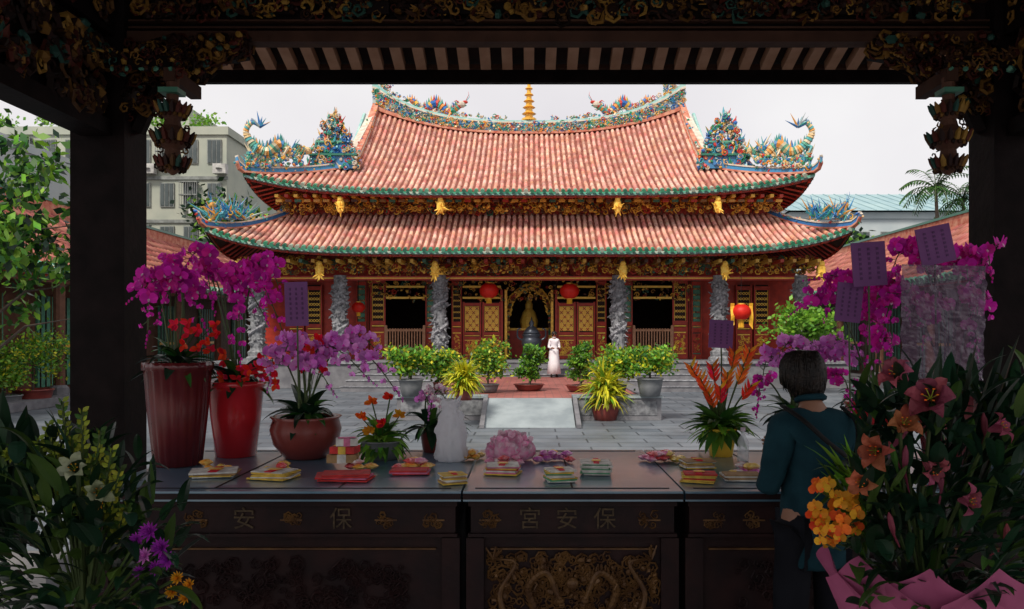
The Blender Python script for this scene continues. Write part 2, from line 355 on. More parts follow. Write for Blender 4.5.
def dragon(mb,pts,r,bm,fm,seg=False):
    P=smooth_pts(pts,6); n=len(P); rad=[r*(.75+.5*math.sin(min(1,i/n*1.6)*PI*.6))*(1-.85*max(0,(i/n-.45)/.55)) for i in range(n)]
    if seg:
        for i in range(n-1):
            d=(P[i+1]-P[i]); mb.tube([P[i]-d*.1,P[i+1]+d*.25],[rad[i]*1.1,rad[i+1]*.8],bm,8)
    else: mb.tube(P,rad,bm,8)
    for i in range(1,n-1,1):
        mb.tube([P[i],P[i]+V((ru(-.3,.3)*r,ru(-.3,.3)*r,rad[i]*2.3))],[rad[i]*.55,.004],fm,4)
    h=P[0]; d=(P[0]-P[2]).normalized()
    mb.ell(h+d*r*.6,(r*1.3,r*1.1,r*1.0),bm,8,5); mb.ell(h+d*r*1.9+V((0,0,-.1*r)),(r*.9,r*.7,r*.5),bm,7,4); mb.ell(h+d*r*1.6-V((0,0,r*.9)),(r*.8,r*.5,r*.25),fm,6,4)
    for s in (-1,1):
        mb.tube([h+V((0,s*r*.5,r*.6)),h-d*r*1.2+V((0,s*r*.9,r*2.0)),h-d*r*2.2+V((0,s*r,r*2.2))],[r*.25,r*.18,.004],fm,5)
        mb.tube([h+d*r*2.2+V((0,s*r*.3,0)),h+d*r*3.4+V((0,s*r,r*.8)),h+d*r*3.2+V((0,s*r,r*1.9))],[r*.12,r*.08,.004],fm,4)
    for k in range(9):
        dd=V((ru(-1,1),ru(-1,1),ru(-.4,1.2))).normalized(); mb.tube([h-d*r,h-d*r+dd*r*2.2],[r*.4,.004],fm,4)
    for t in (.25,.6):
        q=P[int(n*t)]
        for s in (-1,1):
            k=q+V((r*1.2,s*r*1.2,-r*.8)); e=k+V((-r*.8,s*r*.3,-r*1.4)); mb.tube([q,k,e],[r*.5,r*.4,r*.22],bm,5)
            for a in (-1,0,1): mb.tube([e,e+V((a*r*.5,-r*.3,-r*.4))],[r*.15,.004],fm,4)
    e=P[-1]
    for k in range(8):
        dd=V((ru(-1,1),ru(-.5,.5),ru(0,1.4))).normalized(); mb.tube([e,e+dd*r*ru(2,4)],[r*.4,.004],fm,4)
# ================================================================= SETTING
g=MB(); g.grid(lambda u,v:V((-260+520*u,-120+640*v,-.3)),4,4,M['paving']); tag(g.build('courtyard_ground',None,loc=(0,0,-.3)),'grey stone slab paving of the temple courtyard','ground',kind='structure')
g=MB(); g.bx(-7,7,-6,6.3,-.298,0,M['hallstone']); tag(g.build('hall_floor'),'grey granite floor of the dim entrance hall','floor',kind='structure')
g=MB(); g.bx(-3.05,3.05,18.86,28.6,-.299,.20,M['redpave']); g.bx(-3.06,-2.7,18.86,28.58,.20,.24,M['stone']); g.bx(2.7,3.06,18.86,28.58,.20,.24,M['stone'])
g.bx(-3.1,-.98,18.74,19.2,-.299,.225,M['stone']);g.bx(1.02,3.1,18.74,19.2,-.299,.225,M['stone'])
g.bx(-3.14,-.98,18.70,19.24,.225,.275,M['stonelt']);g.bx(1.02,3.14,18.70,19.24,.225,.275,M['stonelt'])
for x0,x1 in ((-3.0,-2.1),(-2.0,-1.1),(1.12,2.0),(2.1,3.0)): g.bx(x0,x1,18.725,18.745,-.18,.15,M['carved'])
tag(g.build('raised_terrace'),'low stone walled terrace with red brick walk before the temple','terrace',kind='structure')
g=MB()
g.add([(-.96,17.2,-.295),(1.0,17.2,-.295),(1.0,18.86,.215),(-.96,18.86,.215),(-.96,18.86,-.295),(1.0,18.86,-.295)],[(0,1,2,3),(0,3,4),(1,5,2)],M['stonelt'])
for s in (-1.06,1.02): 
    g.add([(s,17.1,-.295),(s+.1,17.1,-.295),(s+.1,18.86,.29),(s,18.86,.29),(s,17.1,-.22),(s+.1,17.1,-.22),(s,18.86,-.295),(s+.1,18.86,-.295)],[(4,5,2,3),(0,1,5,4),(0,4,3,6),(1,7,2,5)],M['stone'])
tag(g.build('stone_ramp'),'pale plain stone ramp slab rising to the terrace','ramp',kind='structure')
g=MB()
for k in range(5): 
    g.bx(-6.6+.12*k,6.6-.12*k,28.0+.34*k,29.9,-.299+.2*k,-.13+.2*k,M['stone']); g.bx(-6.63+.12*k,6.63-.12*k,27.97+.34*k,29.9,-.13+.2*k,-.1+.2*k,M['carved'])
tag(g.build('stone_steps'),'broad grey stone steps up to the temple porch','steps',kind='structure')
# ================================================================= MAIN TEMPLE
TP=thing('temple_hall','double roofed temple hall with pink tiles and carved stone dragon columns','temple',(0,37,-.3))
g=MB(); g.bx(-12,12,29.9,45,-.29,.7,M['stone']); g.bx(-12.08,12.08,29.82,45,.62,.705,M['carved']); g.build('podium',TP)
XE,XR,YE,YR=10.7,7.05,30.,37.
def zue(a,h): return 7.08+.68*min(1.02,abs(a)/h)**4.5
def PU(x,v,sg=1):
    s=.72*v+.28*v*v; zr=11.0+1.1*(min(abs(x),XR)/XR)**2.5
    return V((x,YR-sg*(YR-YE)*(1-v),zue(x,XE)*(1-s)+zr*s))
def vmU(x):
    a=abs(x); return 1. if a<=XR else .315*(XE-a)/(XE-XR)
def PS(y,v,sg):
    s=.85*v+.15*v*v; return V((sg*(XE-(XE-XR)*v),y,zue(y-YR,7)*(1-s)+8.45*s))
def vmS(y): a=abs(y-YR); return 1. if a<4.8 else max(0,(7-a)/2.2)
X2,XI,Y2,YI=11.75,9.6,29.,32.
def zle(a): return 4.76+.82*min(1.02,a)**6
def PL(x,v,sg=1):
    s=.8*v+.2*v*v; return V((x,YR-sg*((YR-Y2)-3*v),zle(abs(x)/X2)*(1-s)+6.5*s))
def vmL(x): a=abs(x); return 1. if a<=XI else max(0,(X2-a)/(X2-XI))
def PLS(y,v,sg):
    s=.8*v+.2*v*v; return V((sg*(X2-(X2-XI)*v),y,zle(abs(y-YR)/8)*(1-s)+6.5*s))
def vmLS(y): a=abs(y-YR); return 1. if a<=5 else max(0,(8-a)/3)
def tile_panel(T_,B,G,P,u0,u1,n,vm,piece=.30,r=.074,tm=None,soff=.14):
    tm=tm or M['tile']; du=(u1-u0)/n
    vs=[];fs=[];nv=9
    for i in range(n+1):
        u=u0+i*du
        for j in range(nv+1): vs.append(P(u,vm(u)*j/nv))
    for i in range(n):
        for j in range(nv):
            a=i*(nv+1)+j; fs.append((a,a+nv+1,a+nv+2,a+1))
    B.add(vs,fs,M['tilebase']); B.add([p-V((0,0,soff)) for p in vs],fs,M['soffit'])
    for i in range(n):
        u=u0+(i+.5)*du; vx=vm(u)
        if vx<.02: continue
        side=(P(u+.05,0)-P(u-.05,0)).normalized(); Ln=(P(u,vx)-P(u,0)).length; k=max(1,int(Ln/piece))
        for j in range(k):
            a=P(u,vx*j/k); b=P(u,min(1,vx*(j+1.1)/k)); d=(b-a)
            if d.length<.01: continue
            d.normalize(); up=side.cross(d)
            if up.z<0: up=-up
            q=[]
            jo=side*ru(-.01,.01)
            for e,rr in ((a-d*.02+jo,r*1.06),(b+jo,r*.86)):
                for t in range(6):
                    an=PI*t/5; q.append(e+side*math.cos(an)*rr+up*(math.sin(an)*rr*1.05+.01))
            T_.add(q,[(t,t+1,t+7,t+6) for t in range(5)]+[(5,4,3,2,1,0)],tm)
        a=P(u,0); d=(P(u,min(vx,.1))-a).normalized()
        G.tube([a-d*.05+V((0,0,.02)),a+d*.12+V((0,0,.02))],[r*1.15,r*1.12],M['greenglaze'],8)
        m=P(u+du/2,0)-d*.05; s2=side*du*.34
        G.add([m-s2,m+s2,m+s2*.6-V((0,0,.055)),m-V((0,0,.10)),m-s2*.6-V((0,0,.055))],[(0,1,2,3,4)],M['greenglaze'])
    for i in range(n):
        a=P(u0+i*du,0); b=P(u0+(i+1)*du,0); inn=(P(u0+i*du,.2)-a); inn.z=0; inn=inn.normalized()*.06
        for z0,z1,mm,o in ((-.02,-.12,M['teal'],1),(-.12,-.15,M['cream'],1.4),(-.15,-.21,M['redwood'],2.5)):
            B.add([a+inn*o+V((0,0,z1)),b+inn*o+V((0,0,z1)),b+inn*o+V((0,0,z0)),a+inn*o+V((0,0,z0)),],[(0,1,2,3)],mm)
for nm,PF,vf,XX,cn,n in (('upper_roof',PU,vmU,XE,7,92),('lower_roof',PL,vmL,X2,8,102)):
    t=MB();b=MB();G=MB()
    tile_panel(t,b,G,PF,-XX,XX,n,vf)
    tile_panel(t,b,G,lambda u,v:PF(u,v,-1),-XX,XX,n//3,vf,piece=.9,r=.15)
    for sg in (-1,1):
        if nm=='upper_roof': tile_panel(t,b,G,lambda u,v:PS(u,v,sg),YR-7,YR+7,54,vmS,piece=.6)
        else: tile_panel(t,b,G,lambda u,v:PLS(u,v,sg),YR-8,YR+8,60,vmLS,piece=.6)
    ro=b.build(nm,TP); t.build('roof_tiles',ro,True); G.build('eave_tile_ends',ro)
g=MB()
for i in range(62):
    x=-11.4+22.8*i/61; vx=vmL(x)
    if vx>.05: g.tube([PL(x,.02)-V((0,0,.20)),PL(x,vx)-V((0,0,.22))],.05,M['redwood'],4)
for i in range(54):
    x=-10.3+20.6*i/53; 
    g.tube([PU(x,.01)-V((0,0,.20)),PU(x,min(.3,vmU(x)))-V((0,0,.22))],.05,M['redwood'],4)
for s in (-1,1):
    for i in range(36):
        y=30.2+13.6*i/35
        if vmLS(y)>.05: g.tube([PLS(y,.02,s)-V((0,0,.20)),PLS(y,vmLS(y),s)-V((0,0,.22))],.05,M['redwood'],4)
        if vmS(y)>.05: g.tube([PS(y,.02,s)-V((0,0,.20)),PS(y,vmS(y)*.5,s)-V((0,0,.22))],.05,M['redwood'],4)
g.build('eave_rafters',TP)
g=MB(); g.bx(-9.5,9.5,32.02,42,5.9,7.9,M['redwood'])
for s in (-1,1):
    g.add([(s*(XR-.1),32.3,8.3),(s*(XR-.1),41.7,8.3),(s*(XR-.1),37,12.0)],[(0,1,2)],M['ridgered'])
g.build('upper_storey_wall',TP)
g=MB()
clutter(g,lambda:(ru(-9.9,9.9),ru(31.2,31.8),ru(6.55,7.2)),1700,.07,.16,[M['gild'],M['gild'],M['gold']])
for i in range(54):
    x=-9.6+19.2*i/53; g.box((x,31.0,7.0),(.14,1.2,.11),M['gold' if i%2==0 else 'redwood'])
    g.box((x,30.75,6.86),(.24,.12,.09),M['gild'])
g.build('upper_carved_frieze',TP)
g=MB()
clutter(g,lambda:(ru(-11.2,11.2),ru(30.6,31.0),ru(4.1,4.72)),1700,.07,.15,[M['gild'],M['gild'],M['gild'],M['gold']])
g.bx(-11.2,11.2,30.95,31.15,4.45,4.75,M['redwood']); g.bx(-11.2,11.2,30.95,31.15,3.82,3.98,M['redwood'])
g.bx(-11.2,11.2,30.93,30.95,3.88,3.92,M['goldp'])
for i in range(48):
    x=-10.8+21.6*i/47; g.box((x,30.3,4.47),(.13,1.1,.12),M['gild'])
g.build('porch_carved_beam',TP)
for z,Yy,xs,sz in ((6.5,30.3,(-7.15,-3.35,3.35,7.15),.27),(4.0,29.8,(-7.8,-3.5,3.5,7.3,10.9,-10.9),.28)):
    for x in xs:
        g=MB(); c=V((x,Yy,z)); g.ell(c+V((0,0,.1)),(sz*.6,sz*.5,sz*1.1),M['goldp'],7,5); g.ell(c+V((0,-.05,sz*1.25)),(sz*.4,sz*.4,sz*.42),M['goldp'],7,5)
        for k in range(12): g.tube([c,c+V((ru(-.7,.7),ru(-1,.2),ru(-1.4,1))).normalized()*sz*ru(.9,1.3)],[sz*.25,.01],M['goldp'],4)
        g.build('gilded_eave_figure',TP)
g=MB()
def rb(t):
    x=-XR-.15+(2*XR+.3)*t; return x
nseg=60
def zz(x): 
    a=min(1,abs(x)/XR); return 10.95+1.1*a**2.5, .62+.62*a**5
for f0,f1,th,mm in ((0,.16,.30,M['ridgered']),(.16,.78,.20,M['porcblue']),(.78,.86,.30,M['cream']),(.86,1.0,.24,M['teal'])):
    vs=[];fs=[]
    for i in range(nseg+1):
        x=rb(i/nseg); z0,h=zz(x); 
        for y,zf in ((37-th,f0),(37-th,f1),(37+th,f1),(37+th,f0)): vs.append((x,y,z0+h*zf))
    for i in range(nseg):
        for k in range(4): fs.append((i*4+k,i*4+(k+1)%4,(i+1)*4+(k+1)%4,(i+1)*4+k))
    fs+=[(0,3,2,1),tuple(nseg*4+k for k in range(4))]
    g.add(vs,fs,mm)
def onr():
    x=ru(-XR,XR); z0,h=zz(x); return (x,36.72,z0+h*ru(.2,.78))
clutter(g,onr,1000,.07,.15,[M['porc'],M['porc'],M['porcor']])
for s in (-1,1):
    P=smooth_pts([(s*6.6,37,12.75),(s*7.0,37,13.1),(s*7.25,37,13.45),(s*7.2,37,13.75)],4); g.tube(P,[.16*(1-.8*i/len(P)) for i in range(len(P))],M['teal'],6)
    clutter(g,lambda:(s*ru(6.2,7.2),36.8,ru(12.5,13.3)),60,.07,.16,[M['porc']])
g.build('main_ridge',TP)
for s in (-1,1):
    g=MB(); P=[(s*6.1,37,12.15),(s*5.5,36.95,12.6),(s*4.9,37,12.1),(s*4.3,37.0,12.4),(s*3.7,37,12.0),(s*3.2,37,12.3)]
    dragon(g,list(reversed(P)),.16,M['porc'],M['porc'],True); g.build('ridge_dragon',TP)
    g=MB(); clutter(g,lambda:(lambda x:(s*x,36.85,zz(x)[0]+zz(x)[1]+ru(0,.2)))(ru(1.0,6.8)),130,.06,.14,[M['porc']])
    g.build('ridge_ornament',TP)
g=MB(); c=(0,37,11.5); pr=[(.34,.1),(.34,.2)]
z=.2
for k in range(6):
    r=.30-.035*k; pr+=[(r*.62,z),(r*.62,z+.2),(r*1.15,z+.22),(r*.8,z+.29)]; z+=.29
pr+=[(.03,z),(.03,z+.12),(.005,z+.22)]
g.lathe(c,pr,M['gold'],8); g.build('ridge_pagoda',TP)
def band(g,pts,h,th,mats):
    pts=[V(p) for p in pts]
    for f0,f1,k,mm in ((0,.25,1.2,mats[0]),(.25,.8,.85,mats[1]),(.8,1,1.15,mats[2])):
        vs=[];fs=[]
        for i,p in enumerate(pts):
            d=pts[min(i+1,len(pts)-1)]-pts[max(i-1,0)]; sd=V((0,0,1)).cross(d).normalized()*th*k
            for sg,zf in ((-1,f0),(-1,f1),(1,f1),(1,f0)): vs.append(p+sd*sg+V((0,0,h*zf)))
        for i in range(len(pts)-1):
            for q in range(4): fs.append((i*4+q,i*4+(q+1)%4,(i+1)*4+(q+1)%4,(i+1)*4+q))
        fs+=[(0,3,2,1),tuple((len(pts)-1)*4+q for q in range(4))]
        g.add(vs,fs,mm)
    for i in range(int(len(pts)*3.5)):
        j=random.randrange(len(pts)-1); p=pts[j].lerp(pts[j+1],rnd()); lump(g,p+V((ru(-th,th),-th*.6,h*ru(.3,1.1))),ru(.04,.09),M['porc'])
for s in (-1,1):
    g=MB(); P=[PU(s*(XR),v)+V((0,0,.02)) for v in [1-.68*i/16 for i in range(17)]]
    band(g,P,.42,.12,(M['ridgered'],M['cream'],M['ridgered'])); 
    P=[PU(s*XR,v,-1) for v in [1-.68*i/8 for i in range(9)]]; band(g,P,.42,.12,(M['ridgered'],M['cream'],M['ridgered']))
    for q in range(1,3):
        P=[PU(s*(XR-.0)+s*.0,v)+V((s*.28*q,0,-.10*q)) for v in [1-.68*i/16 for i in range(17)]]; g.tube(P,.09,M['tile'] if q==1 else M['teal'],6)
    g.build('gable_ridge',TP)
    for sy in (1,-1):
        g=MB(); P=[]
        for i in range(13):
            t=i/12; x=XR+(XE-XR)*t; q=PU(s*x,vmU(x),sy); P.append(q+V((0,0,.02)))
        P+= [P[-1]+V((s*.14,-.12*sy,.12)),P[-1]+V((s*.2,-.18*sy,.34))]
        band(g,P,.28,.12,(M['ridgered'],M['porcblue'],M['cream'])); g.build('hip_ridge',TP)
        g=MB(); P=[]
        for i in range(11):
            t=i/10; x=XI+(X2-XI)*t; q=PL(s*x,vmL(x),sy); P.append(q+V((0,0,.02)))
        P+= [P[-1]+V((s*.12,-.12*sy,.12)),P[-1]+V((s*.18,-.18*sy,.30))]
        band(g,P,.26,.12,(M['ridgered'],M['porcblue'],M['cream'])); g.build('hip_ridge',TP)
    g=MB(); bx=s*7.75; by=31.9
    g.box((bx,by,8.55),(1.7,.5,.5),M['porcor']); g.box((bx,by-.05,8.83),(1.9,.62,.08),M['greenglaze']); g.box((bx,by,9.1),(1.2,.4,.45),M['porcblue']); g.box((bx,by-.03,9.35),(1.4,.5,.07),M['porcor'])
    for k in range(460):
        h=rnd()**1.2; w=1.05*(1-h)**.7+.12
        p=V((bx+ru(-w,w),by+ru(-.35,.1),8.3+h*2.1)); lump(g,p,ru(.05,.11),M['porc'])
        if k%3==0: curl(g,p+V((0,-.05,0)),ru(.09,.17),M['porc'],.22,1.1,8)
        if k%4==0:
            dd=V((ru(-1,1)*.8,ru(-.3,.2),1)).normalized(); g.tube([p,p+dd*ru(.2,.4)],[.05,.005],M['porc'],4)
    g.tube([(bx,by,10.1),(bx,by,10.8)],[.14,.01],M['porcblue'],6)
    g.build('porcelain_figure_group',TP)
    g=MB(); dz=-.12; dragon(g,[(s*8.75,31.1,8.95+dz),(s*9.1,30.8,8.75+dz),(s*9.5,30.5,9.1+dz),(s*9.9,30.3,8.75+dz),(s*10.3,30.1,8.9+dz),(s*10.6,29.95,9.4+dz),(s*10.35,29.9,9.75+dz),(s*10.05,29.9,9.6+dz)],.16,M['porcor'],M['porcblue'],True)
    g.build('corner_dragon',TP)
    g=MB()
    for q in range(170):
        u=rnd(); x=8.7+1.9*u; p=V((s*x,30.9-1.0*u,8.30-.35*u+ru(0,.75)*(1-.3*u))); lump(g,p,ru(.06,.11),M['porc']); 
        if q%2: curl(g,p,ru(.08,.16),M['porcor'],.24,1.2,8)
        if q%3==0: g.tube([p,p+V((ru(-.3,.3),0,ru(.2,.5)))],[.05,.005],M['porcor'],4)
    g.build('corner_flame_ornament',TP)
    g=MB(); c0=V((s*11.2,29.3,5.85)); 
    dragon(g,[c0+V((s*.35,0,.55)),c0+V((s*.15,0,.2)),c0+V((-s*.25,0,.4)),c0+V((-s*.7,0,.15))],.11,M['porcblue'],M['porcblue'],True)
    for k in range(80):
        dd=V((ru(-1,1),ru(-.4,.3),ru(.2,1.4))).normalized(); q=c0+V((ru(-.9,.5)*s,0,.1)); g.tube([q,q+dd*ru(.25,.5),q+dd*ru(.4,.95)+V((ru(-.2,.2),0,0))],[.05,.04,.004],M['porcblue'],4)
        if k%2: curl(g,q+dd*.3,ru(.08,.15),M['porc'],.24,1.2,8)
    g.build('corner_phoenix',TP)
def column(x,y,z0,z1,r):
    g=MB(); g.lathe((x,y,z0),[(r*1.7,0),(r*1.7,.12),(r*1.35,.2),(r*1.45,.35),(r*1.1,.42),(r,.5),(r*.97,z1-z0)],M['carved'],12)
    P=[];N=44
    for i in range(N):
        t=i/(N-1); a=t*2*PI*2.3+1; P.append(V((x+math.cos(a)*r*1.08,y+math.sin(a)*r*1.08,z0+.6+t*(z1-z0-1.0))))
    g.tube(P,[r*.36*(1-.4*abs(2*i/N-1)) for i in range(N)],M['carved'],6)
    for i in range(150):
        a=ru(0,6.28); p=V((x+math.cos(a)*r*1.05,y+math.sin(a)*r*1.05,ru(z0+.5,z1-.2))); lump(g,p,ru(.06,.13),M['carved'])
        if i%3==0: d=V((math.cos(a),math.sin(a),ru(-.8,.8))); g.tube([p,p+d*.17],[.05,.01],M['carved'],4)
    return g
for x in (-10.5,-7.3,-3.45,3.45,7.35,10.5): column(x,30.9,.7,4.0,.25).build('dragon_column',TP)
def FX(dx): return dx*.04125
def FZ(py): return 1.7+(335-py)*.04125
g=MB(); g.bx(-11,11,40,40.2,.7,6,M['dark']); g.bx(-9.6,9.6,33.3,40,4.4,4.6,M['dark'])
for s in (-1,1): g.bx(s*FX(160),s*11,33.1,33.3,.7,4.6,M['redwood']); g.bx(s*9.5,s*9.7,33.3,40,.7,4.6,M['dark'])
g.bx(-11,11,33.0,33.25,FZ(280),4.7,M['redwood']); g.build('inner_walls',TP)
g=MB(); clutter(g,lambda:(ru(-6.6,6.6),32.85,ru(FZ(300),FZ(272))),600,.06,.14,[M['gild']])
for s in (-1,1):
    for a,b in ((28,66),(104,142)):
        for zz0 in (299,288): g.bx(s*FX(a),s*FX(b),32.8,32.86,FZ(zz0),FZ(zz0-2),M['goldp'])
g.build('transom_carving',TP)
def door_leaf(x0,x1,z0,z1,kind):
    o=MB(); y=32.9; w=x1-x0; fr=M['redwood']
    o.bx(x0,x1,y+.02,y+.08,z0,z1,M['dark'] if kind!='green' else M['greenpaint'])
    for a,b in ((x0,x0+w*.09),(x1-w*.09,x1)): o.bx(a,b,y-.05,y+.02,z0,z1,fr)
    H=z1-z0
    for a in (0,.34,.42,.93): o.bx(x0+w*.09,x1-w*.09,y-.045,y+.02,z0+H*a,z0+H*(a+.05),fr)
    o.bx(x0+w*.09,x1-w*.09,y-.01,y+.02,z0+H*.05,z0+H*.34,fr)
    o2=o.build('door_leaf' if kind=='gold' else 'carved_side_panel',TP)
    q=MB()
    gm={'gold':M['goldp'],'green':M['gild'],'red':M['goldp']}[kind]
    if kind=='gold': q.bx(x0+w*.12,x1-w*.12,y+.0,y+.018,z0+H*.49,z0+H*.92,M['goldp'])
    n=4; m=6
    for i in range(n):
        for j in range(m):
            cx=x0+w*(.15+.70*(i+.5)/n); cz=z0+H*(.48+.44*(j+.5)/m); 
            a=w*.085
            for sg in (-1,1): q.box((cx,y-.012-.004*sg,cz),(a*2.6,.03,a*.42),gm if kind!='gold' else (M['goldp'] if (i+j)%2 else M['redwood']),Matrix.Rotation(sg*PI/4,3,'Y'))
    for e in (.12,.86): q.bx(x0+w*e,x0+w*(e+.02),y-.03,y+.02,z0+H*.46,z0+H*.94,gm)
    for e in (.40,.455,.935,.06,.32): q.bx(x0+w*.1,x1-w*.1,y-.03,y+.02,z0+H*e,z0+H*(e+.014),gm)
    for k in range(30): curl(q,(x0+w*ru(.2,.8),y-.02,z0+H*ru(.09,.30)),w*ru(.06,.13),gm,.28,1,7)
    q.build('gilt_lattice',o2)
for s in (-1,1):
    for a,b,t,k in ((28,46.5,302,'gold'),(47.5,66,302,'gold'),(67,77,280,'red'),(93,103,280,'green'),(143,158,278,'red'),(162,172,280,'green'),(206,222,285,'red'),(224,240,285,'red')):
        xa,xb=sorted((s*FX(a),s*FX(b))); door_leaf(xa,xb,.72,FZ(t),k)
    g=MB()
    for a in (23,27.2): 
        g.bx(s*FX(a)-.05,s*FX(a)+.05,32.85,33.1,.7,FZ(290),M['gold'] if a<24 else M['redwood'])
    g.build('door_post',TP)
    g=MB(); x0,x1=sorted((s*FX(104),s*FX(142))); 
    for z in (1.0,1.85): g.bx(x0,x1,32.7,32.78,z,z+.09,M['rafter'])
    for i in range(14): g.box((x0+(x1-x0)*(i+.5)/14,32.74,1.4),(.05,.05,1.15),M['rafter'])
    for x in (x0,x1): g.box((x,32.74,1.4),(.1,.1,1.4),M['rafter'])
    g.build('low_railing',TP)
SH=thing('altar_shrine','gilded arched altar shrine standing in the central doorway','shrine',(0,35,.7))
g=MB(); g.bx(-.9,.9,34.8,35.6,.7,1.9,M['redwood']); g.bx(-1,1,34.7,35.7,1.9,2.0,M['gold']); g.build('altar_table',SH)
g=MB()
for k in range(40):
    a=PI*k/39; c=V((math.cos(a)*.85,33.6,2.6+math.sin(a)*1.1)); curl(g,c,.16,M['goldp'],.25,1.2,8); lump(g,c,.12,M['gild'])
for s in (-1,1):
    for k in range(22): lump(g,(s*.88,33.6,.8+k*.085),.11,M['gild'])
g.build('gilded_arch',SH)
g=MB(); g.lathe((0,35.2,2.0),[(.35,0),(.4,.3),(.28,.7),(.16,.85),(.17,1.05),(.1,1.2),(.02,1.3)],M['goldp'],10); g.build('statuette',SH)
bx0,by0=.1,31.4
IB=thing('incense_burner','dark bronze tripod incense burner with looped handles before the central doorway','incense burner',(bx0,by0,.7))
g=MB(); c=(bx0,by0,.7); g.lathe(c,[(.15,.40),(.32,.48),(.40,.68),(.38,.85),(.32,.92),(.38,.98),(.38,1.03),(.3,1.03)],M['bronze'],20); g.build('bowl',IB,True)
for k in range(3):
    a=k*2*PI/3+PI/2; g=MB(); g.tube([(bx0+math.cos(a)*.22,by0+math.sin(a)*.22,1.2),(bx0+math.cos(a)*.33,by0+math.sin(a)*.33,.95),(bx0+math.cos(a)*.28,by0+math.sin(a)*.28,.7)],[.09,.06,.08],M['bronze'],8); g.build('leg',IB)
for s in (-1,1):
    g=MB(); g.tube(smooth_pts([(bx0+s*.38,by0,1.5),(bx0+s*.54,by0,1.62),(bx0+s*.54,by0,1.9),(bx0+s*.42,by0,1.95)]),.035,M['bronze'],6); g.build('handle',IB)
g=MB(); g.lathe((bx0,by0,1.73),[(.32,0),(.34,.05),(.2,.24),(.08,.34),(.11,.44),(.04,.55),(.01,.68)],M['bronze'],14); g.build('lid',IB,True)
def lantern(x,y,z,r,top,label,skirt=False):
    t=thing('hanging_lantern',label,'lantern',(x,y,z))
    g=MB(); pr=[]
    for i in range(11):
        a=PI*(.1+.8*i/10); pr.append((r*math.sin(a),-r*.85*math.cos(a)))
    g.lathe((x,y,z),pr,M['lantern'],24,.035,12); g.build('silk_shade',t,True)
    for d in (-.85,.78):
        g=MB(); g.lathe((x,y,z+r*d),[(r*.38,0),(r*.38,r*.12)],M['gold'],14); g.build('gold_rim',t)
    g=MB(); g.tube([(x,y,z+r*.85),(x,y,top)],.012,M['strap'],5); g.build('cord',t)
    g=MB(); 
    for k in range(14):
        a=k*2*PI/14; g.tube([(x+math.cos(a)*r*.22,y+math.sin(a)*r*.22,z-r*.85),(x+math.cos(a)*r*.25,y+math.sin(a)*r*.25,z-r*(1.6 if skirt else 1.35))],r*.05,M['yel'],4)
    g.build('tassel',t)
    if skirt:
        for sx in (-1,1):
            g=MB(); g.grid(lambda u,v:V((x+sx*r*(.75+.4*u),y-.1+.04*math.sin(v*9),z+r*.9-v*r*(2.2+.5*u))),3,8,M['yel']); g.build('yellow_ribbon',t)
lantern(-1.58,31.6,3.45,.37,4.3,'round red lantern left of the central doorway')
lantern(1.6,31.6,3.43,.37,4.3,'round red lantern right of the central doorway')
lantern(7.85,29.6,2.55,.36,4.6,'red lantern with yellow ribbons under the right eave',True)
lantern(-6.8,31.9,2.8,.26,4.3,'small red lantern hanging in the left part of the porch')
# ================================================================= side halls & background
def side_hall(s,label):
    t=thing('side_hall',label,'building',(s*16,27,-.3))
    T_=MB();b=MB();G=MB()
    def P(u,v): return V((s*(13.4+3.8*v),u,3.55+.15*((u-27)/19)**2+2.5*(.85*v+.15*v*v)))
    tile_panel(T_,b,G,P,10,46,110,lambda u:1.,piece=.5,r=.12,tm=M['sidetile'])
    b.grid(lambda u,v:V((s*(17.2+3.5*v),10+36*u,6.05-2.4*v)),8,2,M['tilebase'])
    o=b.build('roof',t); T_.build('roof_tiles',o,True); G.build('eave_tile_ends',o)
    g=MB(); g.bx(s*17.0,s*17.4,10,46,6.0,6.45,M['ridgered']); g.bx(s*16.95,s*17.45,10,46,6.45,6.55,M['greenglaze']); g.build('ridge',t)
    g=MB(); g.bx(s*15,s*20,10,46,-.29,3.7,M['wood']); g.bx(s*13.2,s*15,10,46,-.29,-.05,M['stone']); g.build('wall',t)
    for k in range(9):
        y=11.5+k*4; g=MB(); g.tube([(s*13.8,y,-.05),(s*13.8,y,3.5)],.16,M['wood'],10); g.lathe((s*13.8,y,-.05),[(.26,0),(.26,.2),(.18,.28)],M['stone'],10); g.build('column',t)
        if k<8:
            g=MB(); g.bx(s*14.92,s*14.99,y+.8,y+3.2,.1,2.9,M['greenpaint']); g.bx(s*14.88,s*14.92,y+.8,y+3.2,1.3,1.4,M['gold'])
            for q in range(9): g.bx(s*14.9,s*14.95,y+.9+q*.27,y+.95+q*.27,.1,2.9,M['gilddim'])
            g.build('lattice_window',t)
    g=MB(); g.bx(s*13.65,s*13.95,10,46,3.2,3.45,M['wood']); g.build('eave_beam',t)
side_hall(-1,'long low side hall with red tiles left of the courtyard')
side_hall(1,'long low side hall with red tiles right of the courtyard')
